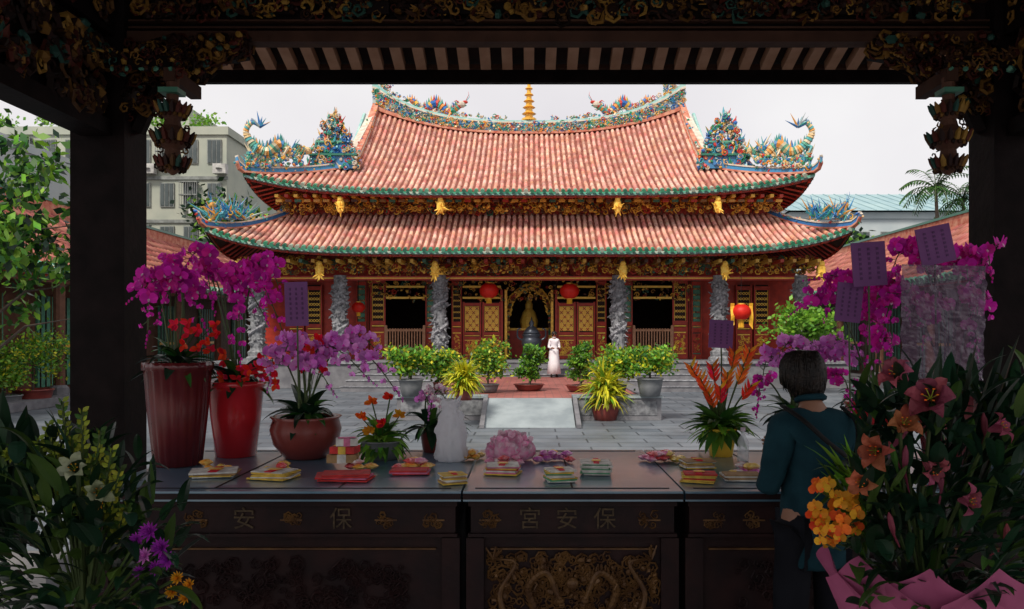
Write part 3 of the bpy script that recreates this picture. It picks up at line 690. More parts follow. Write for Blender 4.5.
def block(name,label,x0,x1,y0,y1,zt,cols,rows,zs,m,ac=False,fh=3.2):
    t=thing(name,label,'building',((x0+x1)/2,(y0+y1)/2,-.3))
    g=MB(); g.bx(x0,x1,y0,y1,-.29,zt,m); g.bx(x0-.15,x1+.15,y0-.15,y1+.15,zt,zt+.5,m)
    for r in range(rows): g.bx(x0-.1,x1+.1,y0-.12,y0,zs+r*fh-1.0,zs+r*fh-.8,M['winframe'])
    g.build('wall',t)
    w=(x1-x0)/cols
    for r in range(rows):
        for c in range(cols):
            cx=x0+w*(c+.5); z=zs+r*fh
            g=MB(); ww=w*.30; g.bx(cx-ww,cx+ww,y0-.1,y0-.004,z,z+1.5,M['winframe']); o=g.build('window',t)
            g=MB()
            for q in range(3): g.bx(cx-ww+.06+q*(ww*2-.06)/3,cx-ww+(q+1)*(ww*2-.06)/3,y0-.13,y0-.1,z+.06,z+1.44,M['glass'])
            g.build('pane',o)
            if ac and (r*3+c*5)%4<2:
                g=MB(); g.bx(cx+ww*.2,cx+ww*.2+.8,y0-.6,y0-.13,z-.7,z-.1,M['ac']); g.lathe((cx+ww*.2+.4,y0-.61,z-.4),[(.2,0)]*1+[(.2,.01)],M['winframe'],8); g.build('air_conditioner',t)
            if ac and (r+c)%3==0:
                g=MB()
                for q in range(9): g.bx(cx-ww-.1+q*(2*ww+.2)/8-.015,cx-ww-.1+q*(2*ww+.2)/8+.015,y0-.5,y0-.47,z-.1,z+1.5,M['winframe'])
                for zq in (-.1,.7,1.5): g.bx(cx-ww-.12,cx+ww+.12,y0-.52,y0-.13,z+zq-.03,z+zq+.03,M['winframe'])
                g.build('window_grille',t)
    return t
t=block('apartment_building','beige green apartment block with air conditioners beside the left pillar',-44,-18.9,50,62,14.2,17,5,1.6,M['bldg'],True,2.7)
g=MB(); g.bx(-29,-22.5,53,60,14.7,16.8,M['bldg']); g.build('roof_room',t)
for k in range(7):
    g=MB(); bush(g,(-40+k*3.2,50.6,15.1),(1.1,.4,.5),160,.32,M['leaflt'],3,.6); g.build('rooftop_plant',t)
block('apartment_building','paler concrete block partly behind the leafy courtyard tree',-44,-27,40,48,11.5,6,4,1.5,M['bldg2'])
t=block('office_building','pale building with teal roof behind the right side hall',20.3,42,62,78,10.7,10,3,1.8,M['bldg2'])
g=MB(); g.add([(19.8,61.3,11.25),(42.5,61.3,11.25),(42.5,70,14.0),(19.8,70,14.0),(19.8,78.6,11.25),(42.5,78.6,11.25)],[(0,1,2,3),(3,2,5,4)],M['tealroof']); g.add([(19.9,61.5,11.2),(19.9,70,13.9),(19.9,78.4,11.2)],[(0,1,2)],M['bldg2'])
for k in range(24): g.tube([(20+k*.95,61.35,11.29),(20+k*.95,69.95,14.02)],.04,M['tealroof'],4)
g.build('roof',t)
def palm(x,y,h,Ln,label):
    t=thing('palm_tree',label,'palm tree',(x,y,-.3),'palms behind the right hall')
    g=MB(); P=[V((x+.15*math.sin(k*.5),y,-.3+h*k/8)) for k in range(9)]; g.tube(P,[.17-.01*k for k in range(9)],M['bark'],8); g.build('trunk',t)
    g=MB(); top=P[-1]
    for k in range(20):
        a=k*2.4; e=ru(.0,1.3); d=V((math.cos(a)*math.cos(e),math.sin(a)*math.cos(e),math.sin(e))); p=top.copy()
        for i in range(14):
            q=p+d*Ln/14; sd=d.cross(V((0,0,1)))
            sd=sd.normalized() if sd.length>.05 else V((1,0,0))
            for s in (-1,1): leaf(g,p,sd*s+d*.5+V((0,0,-.4)),.6*(1-.5*abs(i/7-1)),.10,.5,M['leaf'],2)
            g.tube([p,q],.025,M['stem'],3,False); p=q; d=(d+V((0,0,-.14))).normalized()
    g.build('crown',t)
palm(23.5,46,10.4,2.3,'slender palm left of its neighbour above the right side hall'); palm(25.6,47,10.0,2.2,'palm nearest the right pillar beyond the side hall')
def tree(x,y,h,rad,n,ls,label,name='leafy_tree',mt='leaf',z0=-.3,group=None,trunk=.13,cl=26,sp=.22,hang=0,mix=None):
    t=thing(name,label,'tree',(x,y,z0),group)
    g=MB(); top=V((x,y,z0+h)); g.tube(smooth_pts([(x,y,z0),(x+.1,y,z0+h*.3),(x-.05,y+.05,z0+h*.6),top]),[trunk*(1-.5*i/18) for i in range(19)],M['bark'],8)
    for k in range(12):
        a=k*2.4; b0=V((x,y,z0+h*(.45+.05*k))); g.tube([b0,b0+V((math.cos(a)*rad[0]*.4,math.sin(a)*rad[1]*.4,rad[2]*.25)),b0+V((math.cos(a)*rad[0]*.8,math.sin(a)*rad[1]*.8,rad[2]*.3))],[trunk*.4,trunk*.25,trunk*.08],M['bark'],5)
    g.build('trunk',t)
    g=MB(); bush(g,top,rad,n,ls,mix or [M[mt],M[mt],M['leaflt']],cl,sp,hang); g.build('crown',t)
tree(-7.9,11.5,3.5,(1.65,1.3,2.2),3600,.17,'leafy green courtyard tree beyond the left pillar',cl=60,sp=.11,hang=.8,mix=[M['leaf'],M['leafdk'],M['leaf'],M['leaflt'],M['leaflt']],trunk=.07)
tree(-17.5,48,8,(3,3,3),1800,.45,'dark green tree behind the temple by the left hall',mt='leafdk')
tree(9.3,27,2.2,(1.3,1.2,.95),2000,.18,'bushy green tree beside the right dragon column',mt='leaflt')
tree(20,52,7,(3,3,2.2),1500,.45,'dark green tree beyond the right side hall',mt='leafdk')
# ================================================================= potted plants in the courtyard
def pot(mb,c,r0,r1,h,mt,n=20,flute=0,nf=0,rim=.04):
    mb.lathe(c,[(r0*.9,0),(r0,.01*h),(r0*.35+r1*.65,h*.55),(r1,h*.92),(r1*1.06,h*.93),(r1*1.06,h),(r1*.92,h),(r1*.9,h*.9)],mt,n,flute,nf)
    mb.lathe((c[0],c[1],c[2]+h*.88),[(r1*.9,0),(r1*.5,.01)],M['soil'],n)
def potted(px,py,z,top,wpx,pw,ph,pm,kind,label,gr='potted plants on and around the terrace'):
    c=T(px,py,z); k=c.y/F; t=thing('potted_plant',label,'potted plant',c,gr)
    g=MB(); pot(g,c,pw*k*.38,pw*k*.5,ph*k,pm); g.build('pot',t,True)
    g=MB(); H=(py-ph-top)*k; b=c+V((0,0,ph*k)); w=wpx*k*.56
    if kind=='bush':
        g.tube([b-V((0,0,.05)),b+V((0,0,H*.5))],[.03,.02],M['bark'],6)
        bush(g,b+V((0,0,H*.52)),(w*.9,w*.8,H*.48),1900,.11,[M['leaf'],M['leaflt'],M['leaflt'],M['leaflt'],M['leafyl']],18,.27)
    elif kind=='tree':
        g.tube(smooth_pts([b-V((0,0,.05)),b+V((.05,0,H*.2)),b+V((-.03,0,H*.5))]),.04,M['bark'],6)
        for q in range(4): bush(g,b+V((ru(-.4,.4)*w,0,H*(.25+.2*q))),(w*(.8-.12*q),w*.6,H*.15),560,.10,[M['leaf'],M['leaflt'],M['leaflt']],7,.25)
    else:
        for q in range(420):
            a=ru(0,6.28); e=ru(.0,1.45); leaf(g,b+V((ru(-.1,.1),ru(-.1,.1),H*.4*rnd())),(math.cos(a)*math.cos(e),math.sin(a)*math.cos(e),math.sin(e)),H*ru(.35,.72),.06,ru(.8,2.2),M['leafyl'] if rnd()<.85 else M['leaflt'],5)
    g.build('foliage',t)
potted(411,396,.275,348,50,24,17,M['potgrey'],'bush','leafy bush in round grey pot at the left end of the terrace wall')
potted(441,394,.275,350,38,16,12,M['potbr'],'bush','green bush between the left grey pot and the left yellow plant')
potted(464,400,.275,352,62,20,10,M['potbr'],'fern','bright yellow green leafy plant on the left terrace wall')
potted(488,392,.22,342,42,22,8,M['potgrey'],'bush','upright green bush at the left of the red walk')
potted(529,390,.22,343,38,30,6,M['potbr'],'tree','layered bonsai in a shallow red tray on the red walk')
potted(580,391,.22,342,40,28,6,M['potbr'],'tree','bonsai in a red tray beside the right terrace wall')
potted(605,420,-.3,354,66,30,17,M['potbr'],'fern','yellow green leafy plant in a brown pot before the right wall')
potted(617,394,.275,344,44,20,10,M['potgrey'],'bush','green bush behind the right yellow plant')
potted(650,396,.275,346,52,26,18,M['potgrey'],'bush','leafy bush in round grey pot at the right end of the terrace wall')
potted(33,407,-.3,326,80,36,18,M['potbr'],'bush','broad potted bush standing by the left side hall','potted shrubs along the side halls')
potted(5,410,-.3,340,56,30,15,M['potgrey'],'bush','darker potted bush at the far left edge','potted shrubs along the side halls')
# ================================================================= people
def skin_data(vs,es,rs,sub=2,root=0):
    me=bpy.data.meshes.new('tmp'); me.from_pydata(vs,es,[]); o=bpy.data.objects.new('tmp',me); col.objects.link(o)
    sk=o.modifiers.new('s','SKIN'); sk.use_smooth_shade=True
    for i,r in enumerate(rs):
        me.skin_vertices[0].data[i].radius=(r,r) if not hasattr(r,'__len__') else r
        me.skin_vertices[0].data[i].use_root=(i==root)
    ss=o.modifiers.new('b','SUBSURF'); ss.levels=sub; ss.render_levels=sub
    dg=bpy.context.evaluated_depsgraph_get(); m2=bpy.data.meshes.new_from_object(o.evaluated_get(dg))
    V_=[v.co.copy() for v in m2.vertices]; F_=[tuple(p.vertices) for p in m2.polygons]
    bpy.data.objects.remove(o); bpy.data.meshes.remove(m2); return V_,F_
def person(loc,H,yaw,label,shirt,trou,elb,wri,bag=False,robe=False,bow=0.):
    s=H/1.66; t=thing('person',label,'person',loc); Rz=Matrix.Rotation(yaw,3,'Z'); loc=V(loc)
    def X(vs,fl=1): return [loc+Rz@(V((v[0],v[1]*fl,v[2]))*s) for v in vs]
    hy=.03+bow; hz=-.25*bow
    vs=[(0,0,.92),(0,.0,1.08),(0,.0,1.24),(0,0,1.34),(0,.01,1.42),(0,hy,1.485+hz),(0,hy+.012,1.545+hz),(0,hy+.005,1.60+hz),
        (-.135,0,1.32),(-.135+elb[0][0],elb[0][1],elb[0][2]),(wri[0]),(.135,0,1.32),(.135+elb[1][0],elb[1][1],elb[1][2]),(wri[1]),
        (-.09,0,.86),(-.10,.015,.48),(-.10,-.01,.08),(-.10,.13,.035),(.09,0,.86),(.10,.015,.48),(.10,-.01,.08),(.10,.13,.035)]
    es=[(0,1),(1,2),(2,3),(3,4),(4,5),(5,6),(6,7),(3,8),(8,9),(9,10),(3,11),(11,12),(12,13),(0,14),(14,15),(15,16),(16,17),(0,18),(18,19),(19,20),(20,21)]
    rs=[.10,.10,.108,.07,.043,.058,.074,.062,.042,.036,.026,.042,.036,.026,.075,.05,.036,.03,.075,.05,.036,.03]
    a,b=skin_data(vs,es,rs); g=MB(); g.add(X(a),b,M['skin'])
    for k in (0,1):
        w=V(wri[k]); e=V(vs[9 if k==0 else 12]); d=(w-e).normalized(); up=V((0,0,1)); sd=d.cross(up).normalized(); sg=1 if k==0 else -1
        a,b=skin_data([w,w+d*.04,w+d*.085],[(0,1),(1,2)],[(.022,.022),(.03,.026),(.03,.024)],1); g.add(X(a),b,M['skin'])
        for q,ln in enumerate((.062,.072,.068,.052)):
            o=w+d*.085+up*(.024-.016*q); dd=(d+sd*sg*.15).normalized(); d2=(d+sd*sg*.6).normalized()
            a,b=skin_data([o-d*.02,o+dd*ln*.5,o+dd*ln*.5+d2*ln*.5],[(0,1),(1,2)],[.009,.0085,.007],1); g.add(X(a),b,M['skin'])
        o=w+d*.03; a,b=skin_data([o,o+up*.035+d*.02,o+up*.05+d*.055],[(0,1),(1,2)],[.012,.010,.008],1); g.add(X(a),b,M['skin'])
    hc=V((0,hy+.012,1.545+hz))
    g.ell(X([hc+V((0,.09,-.005))])[0],(.012*s,.02*s,.022*s),M['skin'],6,4)
    for q in (-1,1):
        g.ell(X([hc+V((q*.082,0.006,-.012))])[0],(.012*s,.018*s,.030*s),M['skin'],8,5)
        g.ell(X([hc+V((q*.032,.078,.015))])[0],(.012*s,.008*s,.007*s),M['hair'],6,4)
    g.ell(X([hc+V((0,.082,-.045))])[0],(.022*s,.008*s,.006*s),M['redp'],6,4)
    body=g.build('body',t,True)
    sv=[vs[0],vs[1],vs[2],vs[3],(0,.008,1.415),vs[8],vs[9],tuple(V(vs[9]).lerp(V(vs[10]),.9)),vs[11],vs[12],tuple(V(vs[12]).lerp(V(vs[13]),.9)),(0,0,.74)]
    a,b=skin_data(sv,[(0,1),(1,2),(2,3),(3,4),(3,5),(5,6),(6,7),(3,8),(8,9),(9,10),(0,11)],[.145,.128,.138,.115,.072,.066,.050,.040,.066,.050,.040,.16]); g=MB()
    a=[p+noise.noise_vector(V(p)*9)*.014+noise.noise_vector(V((p[0]*7,p[1]*7,p[2]*26)))*.008 for p in a]
    g.add(X(a),b,shirt)
    pts=[]; 
    for q in range(13):
        an=q*2*PI/12; pts.append(X([(math.cos(an)*.054,.018+math.sin(an)*.054,1.438-.012*math.sin(an))])[0])
    g.tube(pts,.014*s,shirt,6); g.build('shirt',t,True)
    if robe:
        g=MB(); g.lathe(loc,[(.24*s,.12*s),(.2*s,.5*s),(.165*s,.9*s),(.15*s,1.0*s)],trou,16,.05,6); g.build('robe_skirt',t,True)
    else:
        tv=[(0,0,.86),vs[14],vs[15],(-.10,0,.1),vs[18],vs[19],(.10,0,.1)]
        a,b=skin_data(tv,[(0,1),(1,2),(2,3),(0,4),(4,5),(5,6)],[.11,.09,.072,.058,.09,.072,.058]); g=MB(); g.add(X(a),b,trou); g.build('trousers',t,True)
    for q in (-1,1):
        g=MB(); g.ell(X([(q*.10,.06,.04)])[0],(.05*s,.13*s,.045*s),M['strap'],10,6); g.build('shoe',t,True)
    g=MB(); c=X([hc+V((0,-.012,.018))])[0]; g.ell(c,(.084*s,.092*s,.092*s),M['hair'],18,12,None,.02)
    g.ell(X([hc+V((0,-.038,-.05))])[0],(.058*s,.048*s,.068*s),M['hair'],16,10,None,.03)
    cw=V((.012,-.035,.105))
    for q in range(1100):
        an=ru(PI*.9,PI*2.1); el=ru(0,1); bk=max(0,-math.sin(an))
        n0=V((math.cos(an),math.sin(an),0)); rr=.087+ru(-.002,.010)
        p0=hc+cw+n0*.03*el; p1=hc+n0*(rr*.74)+V((0,-.012,.082+ru(-.01,.012))); p2=hc+n0*rr+V((0,-.014,.02+ru(-.02,.02))); lo=-.035-.075*bk
        p3=hc+n0*(rr-.010)+V((ru(-.012,.012),-.012,lo*.6+ru(-.015,.015))); p4=hc+n0*(rr-.036+ru(-.012,.012))+V((ru(-.014,.014),-.012,lo+ru(-.035,.025)))
        g.tube(X(smooth_pts([p0,p1,p2,p3,p4],2)),[.003*s]+[.004*s]*6+[.003*s,.001*s],M['hair'],3)
    g.build('hair',t,True)
    return t,X
PR,XF=person((1.185,3.34,0),1.655,R(14),'person in dark teal top seen from behind at the offering table',M['tealcloth'],M['darkcloth'],[(-.05,.03,1.06),(.05,.03,1.06)],[(-.06,.25,1.16),(.06,.25,1.16)],bow=.05)
g=MB(); a,b=skin_data([(0,0,0),(.02,-.01,.12),(.01,0,.24),(-.01,0,.32)],[(0,1),(1,2),(2,3)],[(.10,.06),(.115,.07),(.10,.06),(.06,.035)],2)
BG=thing('sling_bag','grey green sling bag slung on the back of the person in teal','bag',XF([(.06,-.18,.86)])[0])
a=[V(p)+noise.noise_vector(V(p)*14)*.02 for p in a]
g.add(XF([V(p)+V((.045,-.175,.90)) for p in a]),b,M['bag']); g.build('bag_body',BG,True)
g=MB(); g.tube(smooth_pts(XF([(-.13,.02,1.41),(-.11,-.105,1.36),(-.04,-.160,1.28),(.03,-.185,1.22),(.05,-.19,1.18)])),.015,M['strap'],6,flat=.5); g.tube(smooth_pts(XF([(.14,.0,1.40),(.135,-.10,1.35),(.11,-.15,1.28),(.07,-.18,1.19)])),.013,M['strap'],6,flat=.5); g.build('strap',BG,True)
g=MB(); P=XF([(-.02,-.262,1.06),(.06,-.27,1.07),(.13,-.255,1.06)]); g.tube(P,.005,M['strap'],5); g.build('zip',BG)
person((.88,28.2,.22),1.62,R(190),'small distant person in white robe standing before the temple steps',M['whitecl'],M['whitecl'],[(-.06,.0,1.08),(.06,.0,1.08)],[(-.12,.2,1.05),(.12,.2,1.05)],robe=True)
# ================================================================= entrance hall frame
EH=thing('entrance_hall','dark carved timber entrance hall framing the view','building',(0,3,0))
LX,RX=-2.78,3.17; PYY=5.3; HP=.175
for x in (LX,RX):
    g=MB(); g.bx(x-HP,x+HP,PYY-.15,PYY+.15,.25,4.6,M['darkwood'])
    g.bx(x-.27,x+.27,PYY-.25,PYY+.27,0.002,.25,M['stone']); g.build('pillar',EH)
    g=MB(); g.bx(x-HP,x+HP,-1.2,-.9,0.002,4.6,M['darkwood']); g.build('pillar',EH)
    s=-1 if x<0 else 1
    g=MB(); g.bx(x-.12,x+.12,-1.3,PYY-.16,3.62,3.95,M['darkwood']); g.bx(x-.1,x+.1,-1.3,PYY-.16,2.98,3.08,M['darkwood']); g.bx(x-.05,x+.05,-1.3,PYY-.16,3.08,3.62,M['darkwood'])
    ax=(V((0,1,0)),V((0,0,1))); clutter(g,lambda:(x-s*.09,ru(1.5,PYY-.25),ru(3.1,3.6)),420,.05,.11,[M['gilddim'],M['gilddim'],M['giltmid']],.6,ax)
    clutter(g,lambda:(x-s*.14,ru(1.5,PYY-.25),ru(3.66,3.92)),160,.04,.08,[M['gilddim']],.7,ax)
    g.build('side_beam',EH)
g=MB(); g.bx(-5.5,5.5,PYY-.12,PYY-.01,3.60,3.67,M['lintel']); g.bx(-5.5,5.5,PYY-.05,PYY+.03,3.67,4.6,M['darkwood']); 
for z in (3.695,3.74,3.88): g.bx(-5.5,5.5,PYY-.10,PYY-.05,z,z+.012,M['lintel'])
g.build('lintel_beam',EH)
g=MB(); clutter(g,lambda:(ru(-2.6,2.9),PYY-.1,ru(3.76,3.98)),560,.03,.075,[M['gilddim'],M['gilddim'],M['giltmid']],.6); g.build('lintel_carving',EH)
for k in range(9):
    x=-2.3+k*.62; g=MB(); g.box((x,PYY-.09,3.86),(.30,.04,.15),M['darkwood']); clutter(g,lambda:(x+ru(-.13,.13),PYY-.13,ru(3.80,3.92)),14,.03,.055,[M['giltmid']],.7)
    g.build('gilt_plaque',EH)
g=MB(); g.bx(-5.5,5.5,6.76,6.82,3.835,3.965,M['darkwood']); g.bx(-5.5,5.5,6.72,6.76,3.94,3.975,M['lintel']); g.build('fascia_board',EH)
g=MB()
for k in range(61):
    x=-5.4+k*.18; Rt=Matrix.Rotation(-math.atan(.313),3,'X'); g.box((x,6.06,4.16),(.085,1.36,.075),M['rafter'],Rt)
g.build('rafters',EH)
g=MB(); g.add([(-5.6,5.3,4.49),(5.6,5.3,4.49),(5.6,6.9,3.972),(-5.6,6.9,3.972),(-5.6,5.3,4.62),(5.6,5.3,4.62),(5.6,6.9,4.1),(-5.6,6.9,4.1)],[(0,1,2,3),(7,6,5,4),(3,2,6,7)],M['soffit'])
g.add([(-5.6,5.3,4.62),(5.6,5.3,4.62),(5.6,2,6.3),(-5.6,2,6.3),(5.6,-1.4,4.62),(-5.6,-1.4,4.62)],[(0,1,2,3),(3,2,4,5)],M['tilebase']); g.bx(-5.6,5.6,-1.4,5.25,4.6,4.7,M['dark'])  # unseen rear of the roof is cut short so more light reaches the tables
g.build('hall_roof',EH)
for x,s in ((LX+HP,1),(RX-HP,-1)):
    g=MB(); 
    P=smooth_pts([(x,PYY,3.05),(x+s*.14,PYY,3.32),(x+s*.36,PYY,3.50),(x+s*.74,PYY,3.58)]); g.tube(P,[.06,]*len(P),M['darkwood'],6)
    for k in range(330):
        u=rnd(); w=rnd(); px=x+s*.76*u; z=3.62-w*(.50*(1-u)**1.2+.06); p=V((px,PYY+ru(-.18,.0),z))
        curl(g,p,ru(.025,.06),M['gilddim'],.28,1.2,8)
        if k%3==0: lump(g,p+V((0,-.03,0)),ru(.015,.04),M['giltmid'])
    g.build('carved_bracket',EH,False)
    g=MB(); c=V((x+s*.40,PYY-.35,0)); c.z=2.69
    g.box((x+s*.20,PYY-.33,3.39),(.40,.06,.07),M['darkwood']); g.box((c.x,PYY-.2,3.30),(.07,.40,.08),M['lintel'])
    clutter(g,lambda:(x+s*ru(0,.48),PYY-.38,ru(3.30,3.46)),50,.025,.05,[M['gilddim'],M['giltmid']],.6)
    for q in range(5): lump(g,(x+s*(.05+.09*q),PYY-.40,3.33),.022,M['greenpaint'])
    g.lathe(c,[(.01,0),(.035,.02),(.075,.07),(.05,.12),(.045,.155),(.09,.19),(.105,.255),(.055,.30),(.045,.34),(.08,.38),(.08,.42),(.035,.46),(.04,.60)],M['wood'],12)
    for zc,rr in ((.07,.075),(.225,.10),(.40,.078)):
        for k in range(16):
            a=k*PI/8; p=c+V((math.cos(a)*rr,math.sin(a)*rr,zc)); d=V((math.cos(a),math.sin(a),.7)).normalized(); g.tube([p-V((0,0,.025)),p+d*.02,p+d*.045+V((0,0,.015))],[.015,.017,.004],M['giltmid'],5)
            p2=c+V((math.cos(a+.2)*rr*.95,math.sin(a+.2)*rr*.95,zc-.035)); g.ell(p2,(.013,.013,.018),M['gilddim'],5,4)
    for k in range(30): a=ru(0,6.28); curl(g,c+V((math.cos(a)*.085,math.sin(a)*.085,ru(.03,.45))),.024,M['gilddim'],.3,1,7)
    g.box((c.x,PYY-.36,3.20),(.12,.12,.03),M['greenpaint']); g.build('hanging_pendant',EH)
# ================================================================= offering tables
def glyph(ch,size,c,mt,parent):
    cu=bpy.data.curves.new('t','FONT'); cu.body=ch; cu.size=size; cu.extrude=.003; cu.align_x='CENTER'; cu.align_y='CENTER'
    o=bpy.data.objects.new('t',cu); col.objects.link(o); dg=bpy.context.evaluated_depsgraph_get(); me=bpy.data.meshes.new_from_object(o.evaluated_get(dg)); bpy.data.objects.remove(o)
    vs=[V((v.co.x+c[0],c[1]-v.co.z,c[2]+v.co.y)) for v in me.vertices]; g=MB(); g.add(vs,[tuple(p.vertices) for p in me.polygons],mt); g.build('carved_character',parent)
FY=3.6
def otable(x0,x1,label,glyphs,orn,relief):
    t=thing('offering_table',label,'table',((x0+x1)/2,4.2,0))
    g=MB(); g.bx(x0,x1,FY-.02,4.88,.955,1.0,M['tabletop']); g.bx(x0,x1,FY-.028,FY-.02,.965,.99,M['tablewood'])
    n=max(2,round((x1-x0)/.5))
    g.build('tabletop',t)
    g=MB()
    for i in range(1,n): x=x0+(x1-x0)*i/n; g.bx(x-.004,x+.004,FY+.05,4.82,1.0,1.003,M['tablewood'])
    for y in (FY+.05,4.82): g.bx(x0+.05,x1-.05,y-.004,y+.004,1.0,1.003,M['tablewood'])
    g.build('inlay_lines',t)
    g=MB(); g.bx(x0+.03,x1-.03,FY+.04,4.84,.78,.955,M['tablewood']); 
    g.bx(x0+.02,x1-.02,FY+.02,FY+.04,.925,.95,M['tablewood']); g.bx(x0+.02,x1-.02,FY+.02,FY+.04,.785,.80,M['tablewood']); g.build('apron',t)
    g=MB(); g.bx(x0+.06,x1-.06,FY+.07,4.8,.1,.78,M['tablewood']); g.bx(x0+.12,x1-.12,FY+.05,FY+.07,.72,.727,M['tablegold']); g.build('panel',t)
    for x in (x0+.05,x1-.05):
        for y in (FY+.07,4.8): g=MB(); g.bx(x-.04,x+.04,y-.04,y+.04,0.002,.778,M['tablewood']); g.build('leg',t)
    for cx in orn:
        g=MB()
        for q in range(9): curl(g,(cx+ru(-.035,.035),FY+.036,.86+ru(-.03,.03)),ru(.014,.026),M['tablegold'],.2,1.2,8)
        g.bx(cx-.05,cx+.05,FY+.034,FY+.04,.855,.862,M['tablegold']); g.build('carved_rosette',t)
    for cx,ch in glyphs: glyph(ch,.105,(cx,FY+.034,.86),M['glyph'],t)
    if relief:
        g=MB(); cx=(x0+x1)/2-.0; 
        for s in (-1,1):
            P=smooth_pts([(cx+s*.06,FY+.045,.50),(cx+s*.12,FY+.04,.62),(cx+s*.20,FY+.04,.55),(cx+s*.17,FY+.04,.42),(cx+s*.27,FY+.04,.38),(cx+s*.33,FY+.04,.52),(cx+s*.26,FY+.04,.66),(cx+s*.36,FY+.04,.68)],5)
            dragon(g,P[::5],.017,M['tablegold'],M['tablegold'],True)
        g.ell((cx,FY+.04,.57),(.03,.02,.03),M['tablegold'],10,6)
        for q in range(420): 
            u=ru(-.38,.38); v=ru(-.2,.16)
            curl(g,(cx+u,FY+.052,.53+v),ru(.012,.035),M['tablegold'],.2,1.3,9)
            if q%3==0: lump(g,(cx+u,FY+.05,.53+v),ru(.01,.022),M['tablegold'])
        g.build('gilt_dragon_relief',t)
    else:
        g=MB(); 
        g.bx(x0+.16,x1-.16,FY+.055,FY+.07,.2,.21,M['tablegold']); 
        for q in range(160): curl(g,((x0+x1)/2+ru(-.5,.5)*(x1-x0-.5),FY+.06,ru(.45,.66)),ru(.015,.04),M['tablewood'],.2,1.3,9)
        g.build('carved_panel',t)
def TX(px): return (px-529)*3.62/800
otable(-2.0,-.305,'left dark lacquer offering table crowded with orchid pots',[(TX(243),'安'),(TX(340),'保')],[TX(p) for p in (195,290,385,433)],False)
otable(-.295,.69,'middle offering table with gilt dragon relief on its front',[(TX(530),'宮'),(TX(567),'安'),(TX(605),'保')],[TX(p) for p in (490,650)],True)
otable(.70,2.7,'right dark lacquer offering table behind the person in teal',[],[TX(p) for p in (715,755,850,900)],False)
# ================================================================= flowers on the tables
def spray(t,a,c,b,nf,fs,pm,lm,t0=.35,name='flower_spray'):
    nf=int(nf*1.6)
    a,c,b=V(a),V(c),V(b); P=[a*(1-u)**2+c*2*u*(1-u)+b*u*u for u in [i/16 for i in range(17)]]
    g=MB(); g.tube(P,[.006-.003*i/16 for i in range(17)],M['stem'],5); o=g.build('flower_stem',t)
    g=MB()
    for i in range(nf):
        u=t0+(1-t0)*(i+.5)/nf; p=a*(1-u)**2+c*2*u*(1-u)+b*u*u
        s=(-1 if i%2 else 1); off=V((s*ru(.01,.045),ru(-.08,.06),ru(-.04,.035)))
        n=V((s*ru(.0,1.2)+ru(-.4,.4),-1,ru(-.6,.6))); z=fs*ru(.75,1.15)*(1 if i<nf-4 else .5)
        g.tube([p,p+off],.0025,M['stem'],3,False); orchid(g,p+off,n,z,pm,lm)
    d=(P[-1]-P[-3]).normalized()
    for i in range(5): q=b+d*(.012+.02*i)+V((ru(-.01,.01),0,0)); g.tube([b,q],.0018,M['stem'],3,False); g.ell(q,(.009-.001*i,.009-.001*i,.012-.001*i),pm,6,4)
    g.build('blossoms',o)
def straps(g,c,n,Ln,w,mt,e0=.3,e1=1.3,dr=1.2,y=1):
    for k in range(n):
        a=k*2.4+ru(-.3,.3); e=ru(e0,e1); leaf(g,c,(math.cos(a)*math.cos(e),math.sin(a)*math.cos(e)*y,math.sin(e)),Ln*ru(.7,1.1),w*ru(.8,1.1),dr*ru(.6,1.2),mt,8)
def orchid_pot(label,px,py,topy,rpx,pm,fl,sprays,extra=None,kindpot='v',z=1.0,Ys=None):
    c=T(px,py,z); k=c.y/F; h=(py-topy)*k; t=thing('orchid_pot',label,'flower pot',c,'orchid pots on the offering tables')
    g=MB()
    if kindpot=='v': pot(g,c,rpx*k*.72,rpx*k,h,pm,60,.03 if fl else 0,20)
    else: g.lathe(c,[(rpx*k*.45,0),(rpx*k*.6,h*.03),(rpx*k*.9,h*.35),(rpx*k,h*.7),(rpx*k*.92,h*.93),(rpx*k*1.0,h),(rpx*k*.85,h),(rpx*k*.8,h*.85)],pm,40); g.lathe((c.x,c.y,c.z+h*.84),[(rpx*k*.8,0),(rpx*k*.4,.02)],M['soil'],20)
    g.build('pot',t,True)
    top=c+V((0,0,h*.95)); g=MB(); straps(g,top,20,.26,.065,M['leafdk'],.1,1.1,1.6); straps(g,top,12,.26,.05,M['leaf'],.1,1.1,1.8); g.build('leaves',t)
    for (p1,p2,nf,fs,pm2,t0) in sprays:
        a=top+V((ru(-.04,.04),ru(-.03,.03),0)); spray(t,a,W(*p1),W(*p2),nf,fs,pm2,M['whiteo'] if pm2 is M['magenta'] else M['magenta'],t0)
    if extra: extra(t,top)
    return t
def filler(n,x0,x1,y0,y1,Y,sz):
    def f(t,top):
        g=MB()
        for k in range(n):
            q=W(ru(x0,x1),ru(y0,y1),Y+ru(-.08,.1)); g.tube([top,top.lerp(q,.5)+V((0,0,.02)),q],.0025,M['stem'],3,False)
            for j in range(5): petal(g,q,V((ru(-1,1),-.4,ru(-1,1))).normalized(),V((0,-1,.1)).normalized(),sz,sz*.65,.2,M['redp'])
        g.build('red_filler_flowers',t)
    return f
mg=M['magenta']; li=M['lilac']
orchid_pot('tall maroon fluted pot of magenta orchids at the far left of the table',178,465,362,31,M['potmar'],1,
 [((150,205,4.3),(148,330,4.25),16,.085,mg,.36),((190,225,4.35),(162,308,4.3),13,.085,mg,.35),((200,235,4.3),(140,292,4.2),14,.08,mg,.4),((170,215,4.4),(202,318,4.4),13,.08,mg,.4),((165,240,4.3),(175,262,4.3),10,.08,mg,.4)],filler(12,175,218,322,350,4.2,.04))
